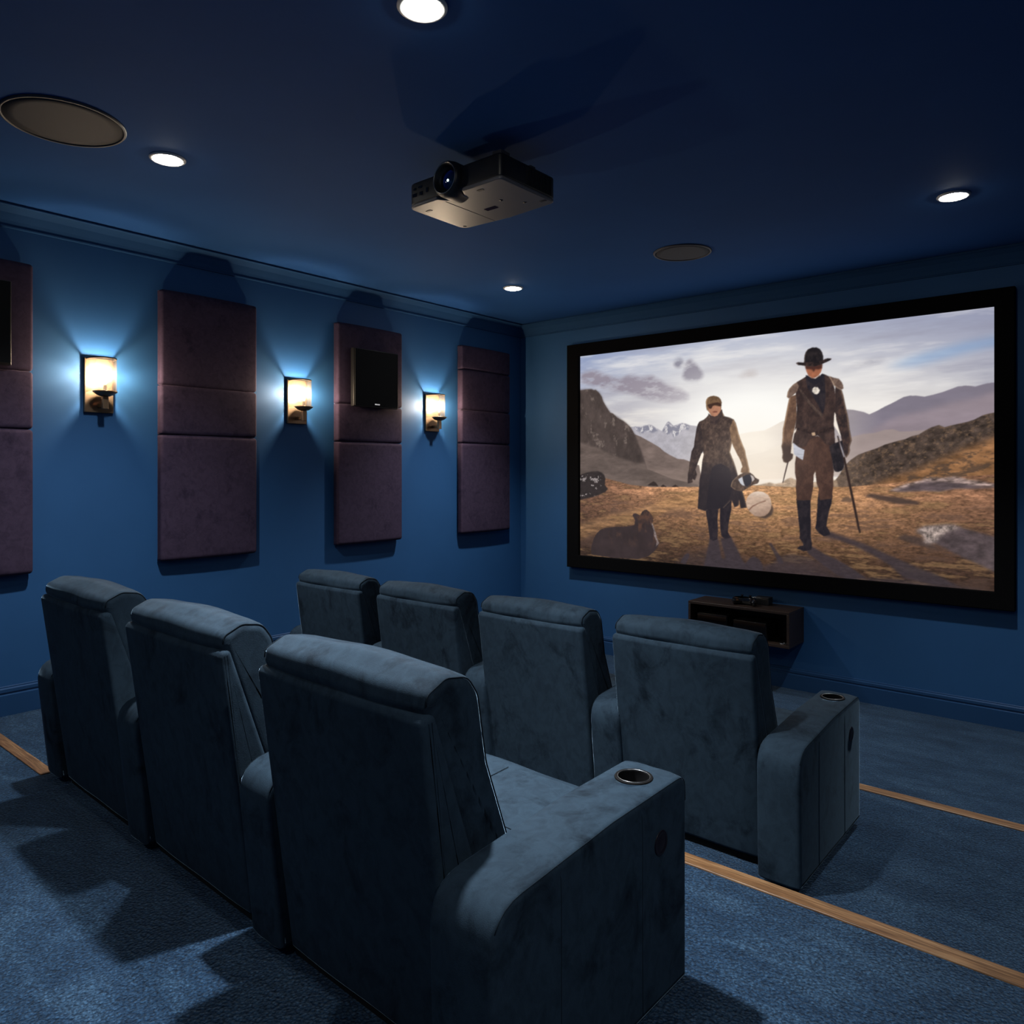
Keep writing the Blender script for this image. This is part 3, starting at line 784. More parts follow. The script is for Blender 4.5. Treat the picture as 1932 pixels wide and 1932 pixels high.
# the projected picture: painted on the flat screen cloth, in picture units 1600 x 906
PW, PH = 1600, 906
PIC = {
 'far_left_hill': [-27,153,-1,155,33,154,62,154,75,160,85,159,104,175,117,192,125,214,136,231,149,249,161,265,175,269,189,281,198,290,229,305,247,318,266,335,278,353,289,372,301,401,313,427,325,458,337,486,348,515,462,555,581,579,581,603,-27,613],
 'left_crag': [-27,153,-1,155,33,154,62,154,75,160,85,159,104,175,117,192,125,214,136,231,161,265,189,281,229,305,266,335,289,372,313,427,337,486,289,491,241,473,167,451,91,417,-27,387],
 'second_hill': [284,364,313,375,337,387,372,405,406,424,428,442,451,455,490,473,517,475,539,482,586,501,602,593,313,597,289,432],
 'snow_mountain': [253,334,289,330,313,335,337,330,354,325,369,328,383,338,400,346,417,356,426,341,434,330,441,320,448,316,455,320,465,331,473,335,492,329,512,325,528,329,544,336,565,339,623,348,774,394,774,487,348,484,266,379],
 'snow_caps': [278,335,319,334,354,326,383,340,400,353,372,362,348,351,325,363,295,349],
 'snow_peak': [418,358,434,334,448,317,462,332,473,337,512,327,544,338,539,357,517,347,495,371,473,385,462,360,445,374,434,359],
 'mist_hill': [576,463,634,432,691,401,747,381,801,372,854,368,885,355,921,337,981,319,1157,304,1175,306,1193,311,1211,316,1229,325,1250,316,1267,307,1280,300,1302,290,1323,279,1339,271,1356,268,1376,269,1401,274,1429,269,1456,262,1479,254,1499,247,1521,246,1536,248,1548,251,1566,246,1581,243,1617,240,1617,519,576,573],
 'violet_hill': [1166,406,1193,398,1228,389,1280,356,1323,335,1405,321,1483,298,1544,289,1617,264,1617,477,1166,495],
 'low_mist_hill': [576,529,691,481,854,451,921,422,1054,410,1166,404,1211,393,1246,391,1280,381,1306,380,1327,389,1356,389,1405,386,1444,403,1444,519,576,573],
 'bush_hill': [1092,577,1111,562,1129,538,1148,504,1166,485,1193,466,1219,456,1254,444,1280,432,1314,422,1343,415,1364,405,1384,401,1405,387,1421,378,1444,371,1460,379,1483,373,1521,365,1544,358,1566,346,1581,341,1617,334,1617,587,1092,596],
 'gold_slope': [1237,570,1280,556,1323,537,1364,526,1405,505,1444,488,1483,468,1521,449,1559,433,1617,408,1617,596,1237,594],
 'ground': [-36,535,140,556,264,583,360,591,576,588,770,577,854,580,974,584,1161,580,1298,565,1396,552,1620,533,1620,942,-36,1132],
 'near_rise': [-27,771,104,732,229,701,313,683,383,660,462,635,517,622,581,614,581,669,462,688,348,723,167,772,-27,848],
 'rock_ridge': [1289,593,1323,576,1356,564,1388,555,1405,548,1425,544,1456,546,1483,541,1506,544,1529,552,1559,554,1588,562,1610,565,1610,576,1566,575,1521,578,1483,581,1444,590,1384,589,1323,593],
 'rock_ridge_shade': [1306,594,1356,574,1405,559,1452,559,1502,563,1544,571,1610,576,1544,582,1491,581,1448,592,1405,589,1343,594],
 'rock_right': [1378,726,1384,719,1405,709,1436,705,1464,702,1491,702,1510,708,1544,717,1574,726,1617,735,1617,854,1559,825,1514,806,1476,787,1444,769,1429,764,1413,767,1399,765,1403,752,1397,738],
 'rock_right_lit': [1378,726,1384,719,1405,709,1436,705,1464,702,1491,702,1510,708,1483,716,1456,731,1444,745,1432,763,1413,767,1399,765,1403,752,1397,738],
 'dark_bank': [1213,609,1237,602,1272,608,1323,614,1384,628,1384,637,1323,637,1263,624,1219,614],
 'small_stone': [1132,633,1143,618,1161,615,1173,624,1170,635],
 'hollow': [1323,747,1339,739,1397,747,1401,765,1429,772,1444,785,1364,768,1323,756],
 'left_rock': [-27,542,6,539,39,530,69,525,98,524,117,531,130,541,137,560,133,584,150,603,136,616,104,630,65,641,3,655,-27,658],
 'boulder': [62,900,60,875,65,853,75,826,91,803,110,786,130,777,186,769,241,766,285,757,287,735,275,715,281,707,292,706,313,714,322,698,334,690,344,688,357,697,367,709,376,724,374,738,369,742,378,762,389,787,393,807,404,827,394,848,380,864,354,886,301,903,167,905],
 'boulder_rim': [365,742,374,747,389,787,394,807,404,827,389,843,392,822,380,798,377,772],
 'stone_a': [348,585,360,576,377,567,389,573,401,588],
 'stone_b': [409,589,423,580,441,591],
 'stone_c': [461,590,479,580,496,589],
 'foot_shade': [450,933,522,862,616,845,650,800,727,785,770,875,854,889,935,866,1051,892,1161,920,1605,919,1605,961,-36,1157],
 'post': [503,902,509,887,522,869,536,859,545,867,533,893,525,906],
 'stick_shade': [872,799,882,797,903,826,921,851,929,872,910,874,895,841],
 'shade_leg_left': [1001,798,1030,798,1078,825,1120,842,1166,865,1219,899,1166,909,1120,899,1069,864,1021,829],
 'shade_leg_right': [1073,761,1097,743,1157,761,1219,781,1280,808,1331,829,1388,852,1429,864,1464,881,1506,901,1425,903,1339,888,1297,850,1250,822,1184,791,1129,773],
 'shade_front': [854,887,885,874,916,846,957,833,1021,839,1073,864,1120,899,1193,899,1348,892,1405,898,1506,901,1617,909,1617,935,854,938],
 'walker_shade': [633,785,625,829,615,870,606,906,606,942,849,931,851,886,834,861,811,851,795,864,779,884,767,870,747,829,731,803,721,782,678,791,686,825,698,863,694,874,682,869,672,815,667,791],
 'w_legs_l': [614,671,617,703,623,730,628,766,633,797,649,804,665,795,667,756,665,717,669,670],
 'w_legs_r': [676,665,675,716,677,755,682,783,698,793,722,786,709,766,710,738,717,703,723,672,724,629],
 'w_coat': [628,295,619,306,606,316,587,323,580,341,590,385,600,437,606,457,600,481,596,520,588,560,584,620,580,676,602,682,615,685,628,675,665,678,672,664,690,670,723,637,731,652,736,666,753,657,755,632,761,669,785,665,777,632,767,601,755,563,747,534,739,505,731,482,717,449,723,424,728,404,747,401,747,359,741,335,733,321,715,312,694,306,686,290,683,280,677,286,665,314,651,318,634,309],
 'w_skirt': [640,513,628,576,621,631,616,679,665,677,690,665,715,633,727,590,721,544,715,513,678,493,653,501],
 'w_arm_l': [588,323,580,333,574,352,570,376,565,404,563,424,552,444,548,468,543,492,541,516,536,535,535,574,546,573,558,569,555,555,568,561,572,551,577,538,570,518,578,496,587,473,596,453,603,443,602,385],
 'w_arm_r': [731,321,741,339,747,355,753,378,761,401,769,421,779,444,783,467,788,482,792,502,796,517,797,532,779,533,761,529,763,515,768,507,763,490,755,472,747,459,737,439,731,428,723,404,715,357],
 'w_cap': [616,263,615,243,618,235,623,228,636,223,649,222,661,225,670,229,679,239,683,251,681,266,680,286,665,305,651,307,638,301,628,285,619,277],
 'w_neck': [625,291,628,301,638,315,649,324,665,318,678,301,685,280,678,278,665,303,640,302],
 'w_face': [624,265,642,260,665,265,677,264,680,280,674,291,665,301,653,306,639,300,628,285],
 'w_goggles': [623,256,649,251,665,249,679,255,682,265,672,266,662,261,653,260,645,263,638,274,628,272],
 'w_mouth': [642,286,653,283,665,285,663,290,649,290],
 'w_collar': [628,295,637,303,649,320,665,318,678,297,684,282,686,298,674,319,661,336,649,339,636,327],
 'w_hat': [720,585,723,571,728,561,739,550,749,542,771,530,799,530,811,538,820,549,835,557,833,566,828,572,811,577,787,591,769,602,751,601,737,597],
 'w_hat_light': [751,556,767,546,769,555,773,570,778,582,767,578,758,569],
 'w_hat_dark': [768,546,783,538,799,536,807,555,801,574,787,585,778,580,772,563],
 'w_hat_light2': [799,538,811,543,817,555,807,566,805,551],
 'ball': [883,649,880,667,870,684,855,695,838,698,817,696,797,681,785,662,782,645,786,628,797,614,813,605,830,602,851,604,869,614,879,629],
 'ball_shade': [883,648,891,666,886,689,861,706,834,702,811,696,838,697,861,692,876,674],
 'ball_seam': [792,673,807,658,834,645,860,635,861,639,834,648,809,663,795,677],
 't_arm_l': [951,246,945,272,940,297,936,318,932,340,926,365,925,387,924,417,921,430,924,443,926,460,924,473,929,489,940,493,953,486,962,476,964,461,955,457,959,418,964,388,972,354,978,329,976,239],
 't_arm_r': [1115,219,1137,233,1143,254,1147,275,1152,300,1157,321,1161,345,1164,374,1168,395,1171,415,1164,437,1165,452,1161,464,1152,477,1145,460,1141,435,1135,402,1125,373,1117,339,1110,306],
 't_trousers': [971,431,976,461,971,495,971,530,976,559,974,585,978,632,1029,631,1034,601,1038,580,1039,538,1045,524,1048,555,1050,571,1057,588,1056,605,1061,630,1104,623,1105,600,1108,579,1108,546,1110,525,1104,463,1102,422,1053,395,1004,406],
 't_boot_l': [976,626,978,649,981,675,984,709,988,738,989,759,988,774,1000,789,1002,799,989,802,978,812,1004,820,1031,813,1033,791,1029,766,1029,723,1028,673,1028,626],
 't_boot_r': [1056,605,1053,630,1052,655,1050,685,1048,714,1044,733,1057,749,1074,761,1082,759,1098,753,1094,739,1084,723,1088,696,1094,666,1102,641,1105,612],
 't_torso': [1014,173,1004,179,991,186,978,192,975,213,974,239,978,290,976,329,972,363,968,388,962,418,972,429,991,436,1012,431,1022,409,1053,393,1069,408,1082,427,1100,432,1115,428,1112,380,1110,347,1114,306,1117,265,1112,223,1102,194,1092,180,1074,170,1063,191,1046,200,1029,193],
 't_vest': [1010,176,1016,216,1053,278,1071,316,1078,296,1081,254,1080,213,1077,175,1063,188,1046,198,1029,192],
 't_cape_l': [978,193,964,201,951,214,944,228,941,245,947,251,957,247,978,229,985,210],
 't_cape_r': [1092,179,1110,187,1127,192,1137,205,1142,217,1143,229,1136,232,1121,224,1110,215],
 't_collar': [1010,170,1014,182,1027,200,1046,208,1065,197,1078,175,1069,168,1061,177,1046,186,1031,183,1018,171],
 'horizon_bush': [540,598,623,583,691,586,774,578,823,579,854,572,875,567,896,572,921,568,939,554,957,548,974,556,1006,568,1054,563,1092,553,1120,557,1129,596,540,612],
 't_face': [1009,136,1037,141,1069,135,1069,149,1065,163,1057,174,1045,182,1033,182,1020,172,1013,157],
 't_face_shade': [1008,135,1070,133,1069,149,1057,153,1045,150,1039,161,1033,151,1016,148,1011,148],
 't_neck': [1020,175,1045,185,1061,172,1062,190,1046,201,1031,193],
 't_hat': [1004,126,1005,110,1006,97,1010,85,1018,75,1033,70,1049,71,1061,78,1069,91,1073,106,1074,131,1045,139],
 't_brim': [974,122,983,119,995,121,1006,123,1037,123,1069,122,1078,117,1088,115,1102,117,1100,122,1086,128,1074,132,1061,137,1037,140,1008,136,995,132,983,130],
 't_pouch': [1094,434,1110,424,1139,414,1144,447,1147,488,1145,509,1138,522,1125,527,1114,526,1109,517,1104,484],
 't_paper': [964,418,983,434,1006,446,1003,466,1000,483,983,473,967,461],
 't_pendant': [1061,228,1058,238,1051,243,1042,241,1034,232,1034,222,1041,216,1053,217],
 't_strap': [983,214,993,219,1016,254,1045,290,1073,319,1069,329,1041,300,1008,262],
 't_belt': [972,359,1004,368,1045,378,1074,371,1110,364,1112,376,1074,384,1045,390,1016,384,973,368],
 't_buckle': [1031,383,1043,381,1046,393,1034,394],
 't_gap_r': [1112,311,1117,321,1118,339,1125,364,1135,402,1129,393,1121,377,1110,360],
 't_gap_l': [968,376,977,363,975,376,968,385],
 't_cane': [1121,397,1125,397,1135,431,1147,468,1161,537,1182,639,1201,740,1197,744,1191,728,1171,627,1154,542,1141,476,1129,435],
 't_cane_light': [1125,401,1130,418,1141,449,1147,472,1144,476,1134,443],
 't_stick': [944,484,949,484,936,534,927,569,924,569,932,532],
 'cloud_a': [6,76,72,70,155,104,217,120,266,108,325,123,372,122,417,146,434,167,495,182,544,215,539,234,462,237,383,225,301,199,198,171,104,148,6,119],
 'cloud_b': [470,75,484,59,498,55,514,74,517,89,495,95,479,88],
 'cloud_c': [525,85,539,69,557,73,576,95,592,118,607,141,581,156,539,153,509,138,522,119],
 'cloud_d': [739,152,769,145,788,133,812,131,831,148,826,157,793,159,764,159],
 'cloud_e': [1120,170,1166,155,1202,139,1246,130,1280,128,1280,138,1237,148,1193,155,1148,168],
 'blue_patch': [1280,165,1364,137,1444,122,1521,108,1603,100,1603,122,1521,135,1444,153,1364,168],
}

def paint_picture():
    rng = np.random.default_rng(11)
    U, V = np.meshgrid(np.arange(PW, dtype=np.float32), np.arange(PH, dtype=np.float32))
    def vn(sx, sy, seed, octv=4, rough=0.55):
        tot = np.zeros((PH, PW), np.float32); amp = 1.0; nrm = 0
        r = np.random.default_rng(seed)
        for o in range(octv):
            nx, ny = int(PW / sx * 2 ** o) + 3, int(PH / sy * 2 ** o) + 3
            if nx > 1700 or ny > 1000: break
            g = r.random((ny, nx), dtype=np.float32)
            x = U * (2 ** o) / sx; y = V * (2 ** o) / sy
            xi = np.minimum(x.astype(int), nx - 2); yi = np.minimum(y.astype(int), ny - 2)
            fx = x - xi; fy = y - yi
            fx = fx * fx * (3 - 2 * fx); fy = fy * fy * (3 - 2 * fy)
            n = (g[yi, xi] * (1 - fx) + g[yi, xi + 1] * fx) * (1 - fy) + (g[yi + 1, xi] * (1 - fx) + g[yi + 1, xi + 1] * fx) * fy
            tot += n * amp; nrm += amp; amp *= rough
        return tot / nrm
    def blur(m, k):
        k = int(k)
        if k < 1: return m
        for ax in (0, 1):
            for _ in range(2):
                pad = [(0, 0), (0, 0)]; pad[ax] = (k + 1, k)
                cs = np.cumsum(np.pad(m, pad, mode='edge'), axis=ax)
                n = m.shape[ax]
                m = (np.take(cs, np.arange(2 * k + 1, 2 * k + 1 + n), axis=ax) - np.take(cs, np.arange(0, n), axis=ax)) / (2 * k + 1)
        return m.astype(np.float32)
    def raster(flat):
        p = [(flat[i], flat[i + 1]) for i in range(0, len(flat), 2)]
        m = np.zeros((PH, PW), np.float32)
        y0 = max(0, min(q[1] for q in p)); y1 = min(PH - 1, max(q[1] for q in p))
        for y in range(int(y0), int(y1) + 1):
            yc = y + 0.37; xs = []
            for a, b in zip(p, p[1:] + p[:1]):
                if (a[1] <= yc) != (b[1] <= yc): xs.append(a[0] + (yc - a[1]) * (b[0] - a[0]) / (b[1] - a[1]))
            xs.sort()
            for i in range(0, len(xs) - 1, 2):
                a, b = int(round(max(0, xs[i]))), int(round(min(PW, xs[i + 1])))
                if b > a: m[y, a:b] = 1
        return m
    c = lambda r, g, b: np.array((r, g, b), np.float32) / 255
    def lay(img, m, col, a=1.0):
        m = (m * a)[..., None]
        return img * (1 - m) + col * m
    wob = lambda s: vn(26, 26, s, 3)
    def shape(img, name, col, a=1.0, soft=1, tex=0.0, sx=20, sy=20, seed=1, tint=None):
        m = raster(PIC[name])
        if soft: m = blur(m, soft)
        k = col
        if tex:
            n = (vn(sx, sy, seed, 5, 0.65) - 0.5) * 2
            k = np.clip(col * (1 + tex * n[..., None]), 0, 1) if tint is None else np.clip(col + (tint - col) * np.clip(0.5 + tex * n, 0, 1)[..., None], 0, 1)
        return lay(img, m, k, a), m
    # sky
    t = np.clip(V / 420, 0, 1)[..., None]
    img = c(166, 174, 198) * (1 - t) + c(232, 222, 208) * t
    tr = np.clip((U - 900) / 700, 0, 1) * np.clip(1 - V / 330, 0, 1)
    img = lay(img, tr, c(138, 140, 164), 0.75)
    tl = np.clip(1 - U / 500, 0, 1) * np.clip(1 - V / 260, 0, 1)
    img = lay(img, tl, c(120, 138, 182), 0.6)
    st = vn(420, 60, 21, 6, 0.6)
    img = lay(img, np.clip((st - 0.52) * 4.5, 0, 1), c(138, 138, 158), 0.62)
    img = lay(img, np.clip((0.46 - st) * 4.5, 0, 1), c(242, 239, 236), 0.62)
    img, _ = shape(img, 'blue_patch', c(110, 150, 200), 0.7, 14)
    sun = np.exp(-(((U - 790) / 330) ** 2 + ((V - 350) / 190) ** 2))
    sun2 = np.exp(-(((U - 800) / 560) ** 2 + ((V - 330) / 260) ** 2))
    img = lay(img, sun2, c(250, 243, 234), 0.75)
    cl = np.clip((vn(60, 22, 5, 6, 0.66) - 0.28) * 2.2, 0, 1)
    for nm, col, a in (('cloud_a', c(142, 133, 146), 0.9), ('cloud_b', c(128, 126, 142), 0.9), ('cloud_c', c(132, 126, 140), 0.95), ('cloud_d', c(168, 156, 156), 0.8), ('cloud_e', c(150, 148, 160), 0.75)):
        m = blur(raster(PIC[nm]), 12)
        m = np.clip((m - 0.10) * (0.45 + 1.2 * cl) * 1.2, 0, 1)
        img = lay(img, m, col, a)
    img = lay(img, np.clip(np.exp(-((V - 440) / 40) ** 2) * np.clip(1 - U / 500, 0, 1) * np.clip((vn(300, 16, 31, 4) - 0.4) * 4, 0, 1), 0, 1), c(250, 232, 200), 0.6)
    img = lay(img, np.clip(sun * 1.25, 0, 1), c(255, 254, 250), 0.97)
    # far mountains
    img, _ = shape(img, 'snow_mountain', c(176, 172, 180), 1, 1, 0.12, 26, 22, 3)
    for nm in ('snow_caps', 'snow_peak'):
        m = blur(raster(PIC[nm]), 3)
        n = vn(14, 18, 9, 4, 0.7)
        img = lay(img, m * np.clip((n - 0.40) * 8, 0, 1), c(126, 126, 142), 0.85)
        img = lay(img, m * np.clip((0.47 - n) * 8, 0, 1), c(232, 228, 226), 0.8)
    fog = np.clip((V - 470) / 110, 0, 1) * np.clip((V < 640), 0, 1)
    mm = blur(raster(PIC['snow_mountain']), 1)
    img = lay(img, mm * fog, c(222, 210, 200), 0.9)
    n1 = vn(160, 50, 13, 5, 0.6)
    m = blur(raster(PIC['mist_hill']), 1)
    k = np.clip((U - 850) / 420, 0, 1)[..., None]
    base = c(242, 228, 212) * (1 - k) + c(124, 117, 130) * k
    base = base * (1 + 0.16 * (n1[..., None] - 0.5)) + np.clip((V - 380) / 240, 0, 1)[..., None] * 0.12
    img = lay(img, m, np.clip(base, 0, 1))
    m = blur(raster(PIC['violet_hill']), 10)
    img = lay(img, m, np.clip(c(160, 142, 146) * (0.86 + 0.28 * n1[..., None]), 0, 1), 0.55)
    m = blur(raster(PIC['low_mist_hill']), 1)
    k = np.clip((U - 900) / 300, 0, 1)[..., None]
    img = lay(img, m, np.clip((c(238, 224, 208) * (1 - k) + c(158, 142, 138) * k) * (0.93 + 0.14 * n1[..., None]), 0, 1), 0.9)
    fog = np.exp(-((V - 570) / 80) ** 2) * np.exp(-((U - 800) / 330) ** 2)
    img = lay(img, fog, c(250, 234, 216), 0.6)
    glow = np.exp(-(((U - 800) / 190) ** 2 + ((V - 400) / 110) ** 2))
    img = lay(img, glow, c(255, 250, 240), 0.6)
    # left slopes
    diag = vn(60, 14, 41, 5, 0.65)
    img, _ = shape(img, 'second_hill', c(120, 104, 98), 1, 1, 0.22, 60, 22, 43)
    m = blur(raster(PIC['second_hill']), 1)
    img = lay(img, m * np.clip((V - 500) / 170, 0, 1), c(172, 150, 136), 0.8)
    img, m = shape(img, 'far_left_hill', c(98, 85, 80), 1, 1, 0.28, 70, 22, 44)
    img = lay(img, m * np.clip((V - 540) / 150, 0, 1) * np.clip(U / 300, 0.2, 1), c(150, 132, 120), 0.7)
    img, m = shape(img, 'left_crag', c(70, 60, 58), 0.9, 5, 0.34, 34, 46, 45)
    img = lay(img, m * np.clip((vn(30, 40, 46, 5, 0.7) - 0.60) * 8, 0, 1), c(150, 135, 125), 0.5)
    # right hills near
    img, m = shape(img, 'bush_hill', c(70, 58, 52), 1, 1, 0.6, 18, 14, 47)
    img = lay(img, m * np.clip((vn(12, 9, 48, 4, 0.7) - 0.55) * 5, 0, 1), c(140, 110, 84), 0.55)
    img = lay(img, m * np.clip(1 - (U - 1000) / 260, 0, 1), c(180, 152, 128), 0.55)
    img, m2 = shape(img, 'gold_slope', c(150, 106, 70), 0.9, 12, 0.45, 44, 16, 49)
    img = lay(img, m2 * np.clip((vn(34, 14, 50, 5, 0.7) - 0.50) * 6, 0, 1), c(74, 60, 52), 0.75)
    img, _ = shape(img, 'horizon_bush', c(172, 146, 122), 0.9, 2, 0.4, 16, 10, 51)
    # ground
    gm = blur(raster(PIC['ground']), 1)
    g1, g2 = vn(120, 22, 61, 6, 0.68), vn(12, 5, 62, 4, 0.75)
    lit = np.exp(-(((U - 860) / 620) ** 2 + ((V - 640) / 210) ** 2))[..., None]
    gcol = c(92, 64, 52) * (1 - lit) + c(202, 150, 106) * lit
    depth = np.clip((V - 620) / 286, 0, 1)[..., None]
    gcol = gcol * (1 - 0.48 * depth)
    gcol = gcol * (1 + 1.5 * (g1[..., None] - 0.5) + 0.85 * (g2[..., None] - 0.5))
    img = lay(img, gm, np.clip(gcol, 0, 1))
    img = lay(img, gm * np.clip((g1 - 0.54) * 9, 0, 1) * np.clip((V - 610) / 60, 0, 1), c(70, 54, 48), 0.55)
    img = lay(img, gm * np.clip((0.44 - g1) * 9, 0, 1), c(226, 176, 122), 0.35)
    img, _ = shape(img, 'near_rise', c(172, 130, 88), 0.5, 8, 0.7, 50, 10, 63)
    for nm in ('stone_a', 'stone_b', 'stone_c'): img, _ = shape(img, nm, c(52, 42, 40), 1, 1)
    img, _ = shape(img, 'rock_ridge', c(142, 124, 120), 0.9, 3, 0.75, 22, 7, 64)
    img, _ = shape(img, 'rock_ridge_shade', c(84, 72, 76), 0.85, 3, 0.3, 30, 10, 65)
    img, _ = shape(img, 'dark_bank', c(66, 54, 52), 0.85, 3)
    img, _ = shape(img, 'small_stone', c(104, 82, 68), 0.9, 2)
    img, _ = shape(img, 'hollow', c(62, 52, 52), 0.7, 4)
    img, _ = shape(img, 'rock_right', c(78, 67, 70), 0.95, 4, 0.4, 26, 16, 66)
    img, _ = shape(img, 'rock_right_lit', c(158, 142, 134), 0.9, 7, 0.75, 10, 10, 67)
    # long shadows towards the viewer
    sh = c(58, 50, 56)
    for nm, a, s in (('foot_shade', 0.35, 8), ('shade_front', 0.6, 5), ('shade_leg_left', 0.9, 3), ('shade_leg_right', 0.85, 4), ('walker_shade', 0.93, 3), ('stick_shade', 0.8, 2), ('post', 0.9, 1)):
        img, _ = shape(img, nm, sh, a, s, 0.15, 14, 6, 71)
    img, _ = shape(img, 'left_rock', c(44, 37, 38), 1, 2, 0.3, 30, 16, 72)
    m = blur(raster(PIC['left_rock']), 2)
    img = lay(img, m * np.clip((vn(22, 14, 73, 4, 0.7) - 0.62) * 12, 0, 1) * (V < 645), c(190, 180, 178), 0.7)
    img, m = shape(img, 'boulder', c(52, 41, 43), 1, 1, 0.2, 40, 40, 74)
    img = lay(img, m * np.clip((vn(26, 40, 75, 4) - 0.55) * 5, 0, 1) * np.clip((860 - V) / 60, 0, 1), c(104, 70, 54), 0.6)
    img, m = shape(img, 'boulder_rim', c(160, 146, 142), 0.6, 1, 0.5, 6, 6, 76)
    # ball
    img, _ = shape(img, 'ball_shade', c(70, 58, 56), 0.9, 3)
    img, m = shape(img, 'ball', c(196, 168, 148), 1, 1, 0.16, 18, 8, 77)
    bx_, by_ = [np.mean(PIC['ball'][i::2]) for i in (0, 1)]
    img = lay(img, m * np.clip(((V - by_) * 0.9 + (U - bx_) * 0.3) / 75, 0, 1), c(118, 90, 78), 0.75)
    img = lay(img, m * np.clip((by_ - V - 22) / 34, 0, 1), c(244, 230, 216), 0.85)
    img, _ = shape(img, 'ball_seam', c(120, 84, 70), 0.8, 1)
    # the two walkers
    def wear(img, name, col, lightc, a=1.0, tex=0.45, s=12, seed=80, rim=None, rimc=c(214, 178, 140), rima=0.6):
        m = blur(raster(PIC[name]), 1)
        n = vn(s, s * 1.3, seed, 5, 0.7)[..., None]
        img = lay(img, m, np.clip(col + (lightc - col) * np.clip((n - 0.5) * 1.5 * tex * 2 + 0.22, 0, 1), 0, 1), a)
        if rim:
            e = np.clip(m - np.roll(m, rim, axis=1), 0, 1)
            e = blur(np.clip(e, 0, 1), 1)
            img = lay(img, e * m, rimc, rima)
        return img
    DK, DB, LB = c(33, 28, 34), c(56, 43, 40), c(122, 92, 72)
    for nm in ('w_legs_l', 'w_legs_r'): img = wear(img, nm, c(36, 32, 40), c(58, 50, 54), seed=81)
    img = wear(img, 'w_coat', c(58, 47, 46), c(120, 97, 84), tex=0.5, seed=82, rim=-4)
    img = wear(img, 'w_skirt', c(34, 31, 40), c(56, 49, 54), seed=83, a=0.95)
    m = blur(raster(PIC['w_coat']), 2) * np.clip((V - 470) / 70, 0, 1)
    img = lay(img, m, c(40, 36, 43), 0.82)
    img = wear(img, 'w_arm_l', c(48, 40, 42), c(98, 80, 72), seed=84)
    img = wear(img, 'w_arm_r', c(104, 80, 64), c(162, 128, 98), seed=85, rim=-4)
    img = wear(img, 'w_collar', c(54, 44, 46), c(110, 88, 76), seed=86)
    img = wear(img, 'w_cap', c(96, 72, 54), c(150, 116, 86), seed=87, rim=4)
    img, _ = shape(img, 'w_neck', c(70, 56, 54), 1, 1)
    img, _ = shape(img, 'w_face', c(176, 124, 98), 1, 1, 0.12, 14, 14, 88)
    img, _ = shape(img, 'w_goggles', c(62, 42, 36), 0.95, 1)
    img, _ = shape(img, 'w_mouth', c(108, 62, 54), 0.8, 1)
    img = wear(img, 'w_hat', c(62, 50, 48), c(128, 104, 88), seed=89, rim=3)
    img, _ = shape(img, 'w_hat_dark', c(40, 40, 50), 1, 1)
    img, _ = shape(img, 'w_hat_light', c(196, 200, 210), 1, 1)
    img, _ = shape(img, 'w_hat_light2', c(214, 206, 206), 0.8, 1)
    for nm in ('t_boot_l', 't_boot_r'): img = wear(img, nm, c(32, 29, 36), c(58, 50, 54), seed=90)
    img = wear(img, 't_trousers', c(64, 46, 42), c(104, 74, 62), seed=91, s=18)
    m = blur(raster(PIC['t_trousers']), 2) * np.clip((V - 640) / 60, 0, 1)
    img = lay(img, m, c(44, 38, 42), 0.7)
    img = wear(img, 't_arm_l', c(92, 68, 56), c(150, 114, 90), seed=92, rim=4)
    m = blur(raster(PIC['t_arm_l']), 2) * np.clip((V - 405) / 30, 0, 1)
    img = lay(img, m, c(52, 42, 42), 0.85)
    img = wear(img, 't_arm_r', c(46, 38, 40), c(104, 76, 64), seed=93, rim=-4, rima=0.4)
    img = wear(img, 't_torso', c(50, 39, 39), c(98, 74, 66), seed=94, s=16)
    img = wear(img, 't_vest', c(36, 33, 40), c(66, 56, 58), seed=95)
    for nm in ('t_cape_l', 't_cape_r'): img = wear(img, nm, c(98, 78, 70), c(164, 138, 120), seed=96, rim=3)
    img = wear(img, 't_belt', c(38, 30, 32), c(84, 62, 54), seed=97, s=8)
    img = wear(img, 't_strap', c(62, 50, 48), c(128, 104, 90), seed=98)
    img, _ = shape(img, 't_neck', c(112, 88, 78), 1, 1)
    img, _ = shape(img, 't_collar', c(36, 34, 42), 1, 1)
    img, _ = shape(img, 't_face', c(158, 98, 72), 1, 1, 0.15, 14, 14, 99)
    img, _ = shape(img, 't_face_shade', c(66, 40, 36), 0.9, 2)
    img = wear(img, 't_hat', c(28, 25, 29), c(58, 50, 50), seed=100, rim=3, rima=0.35)
    img = wear(img, 't_brim', c(30, 26, 29), c(92, 68, 60), seed=101, rim=3, rima=0.35)
    img = wear(img, 't_pouch', c(30, 28, 34), c(66, 57, 60), seed=102)
    img, _ = shape(img, 't_paper', c(186, 188, 200), 1, 1, 0.15, 30, 6, 103)
    img, _ = shape(img, 't_pendant', c(222, 212, 200), 1, 1, 0.35, 8, 8, 104)
    img, _ = shape(img, 't_buckle', c(206, 172, 140), 0.9, 1)
    for nm in ('t_gap_r', 't_gap_l'): img, _ = shape(img, nm, c(250, 238, 224), 0.95, 1)
    img, _ = shape(img, 't_cane', c(50, 38, 36), 1, 1)
    img, _ = shape(img, 't_cane_light', c(170, 166, 174), 0.9, 1)
    img, _ = shape(img, 't_stick', c(56, 44, 44), 1, 1)
    # haze of the low sun over everything
    haze = np.exp(-(((U - 800) / 210) ** 2 + ((V - 470) / 130) ** 2))
    img = lay(img, haze, c(255, 236, 210), 0.16)
    img = np.clip(img, 0, 1)
    lin = np.where(img <= 0.04045, img / 12.92, ((img + 0.055) / 1.055) ** 2.4)
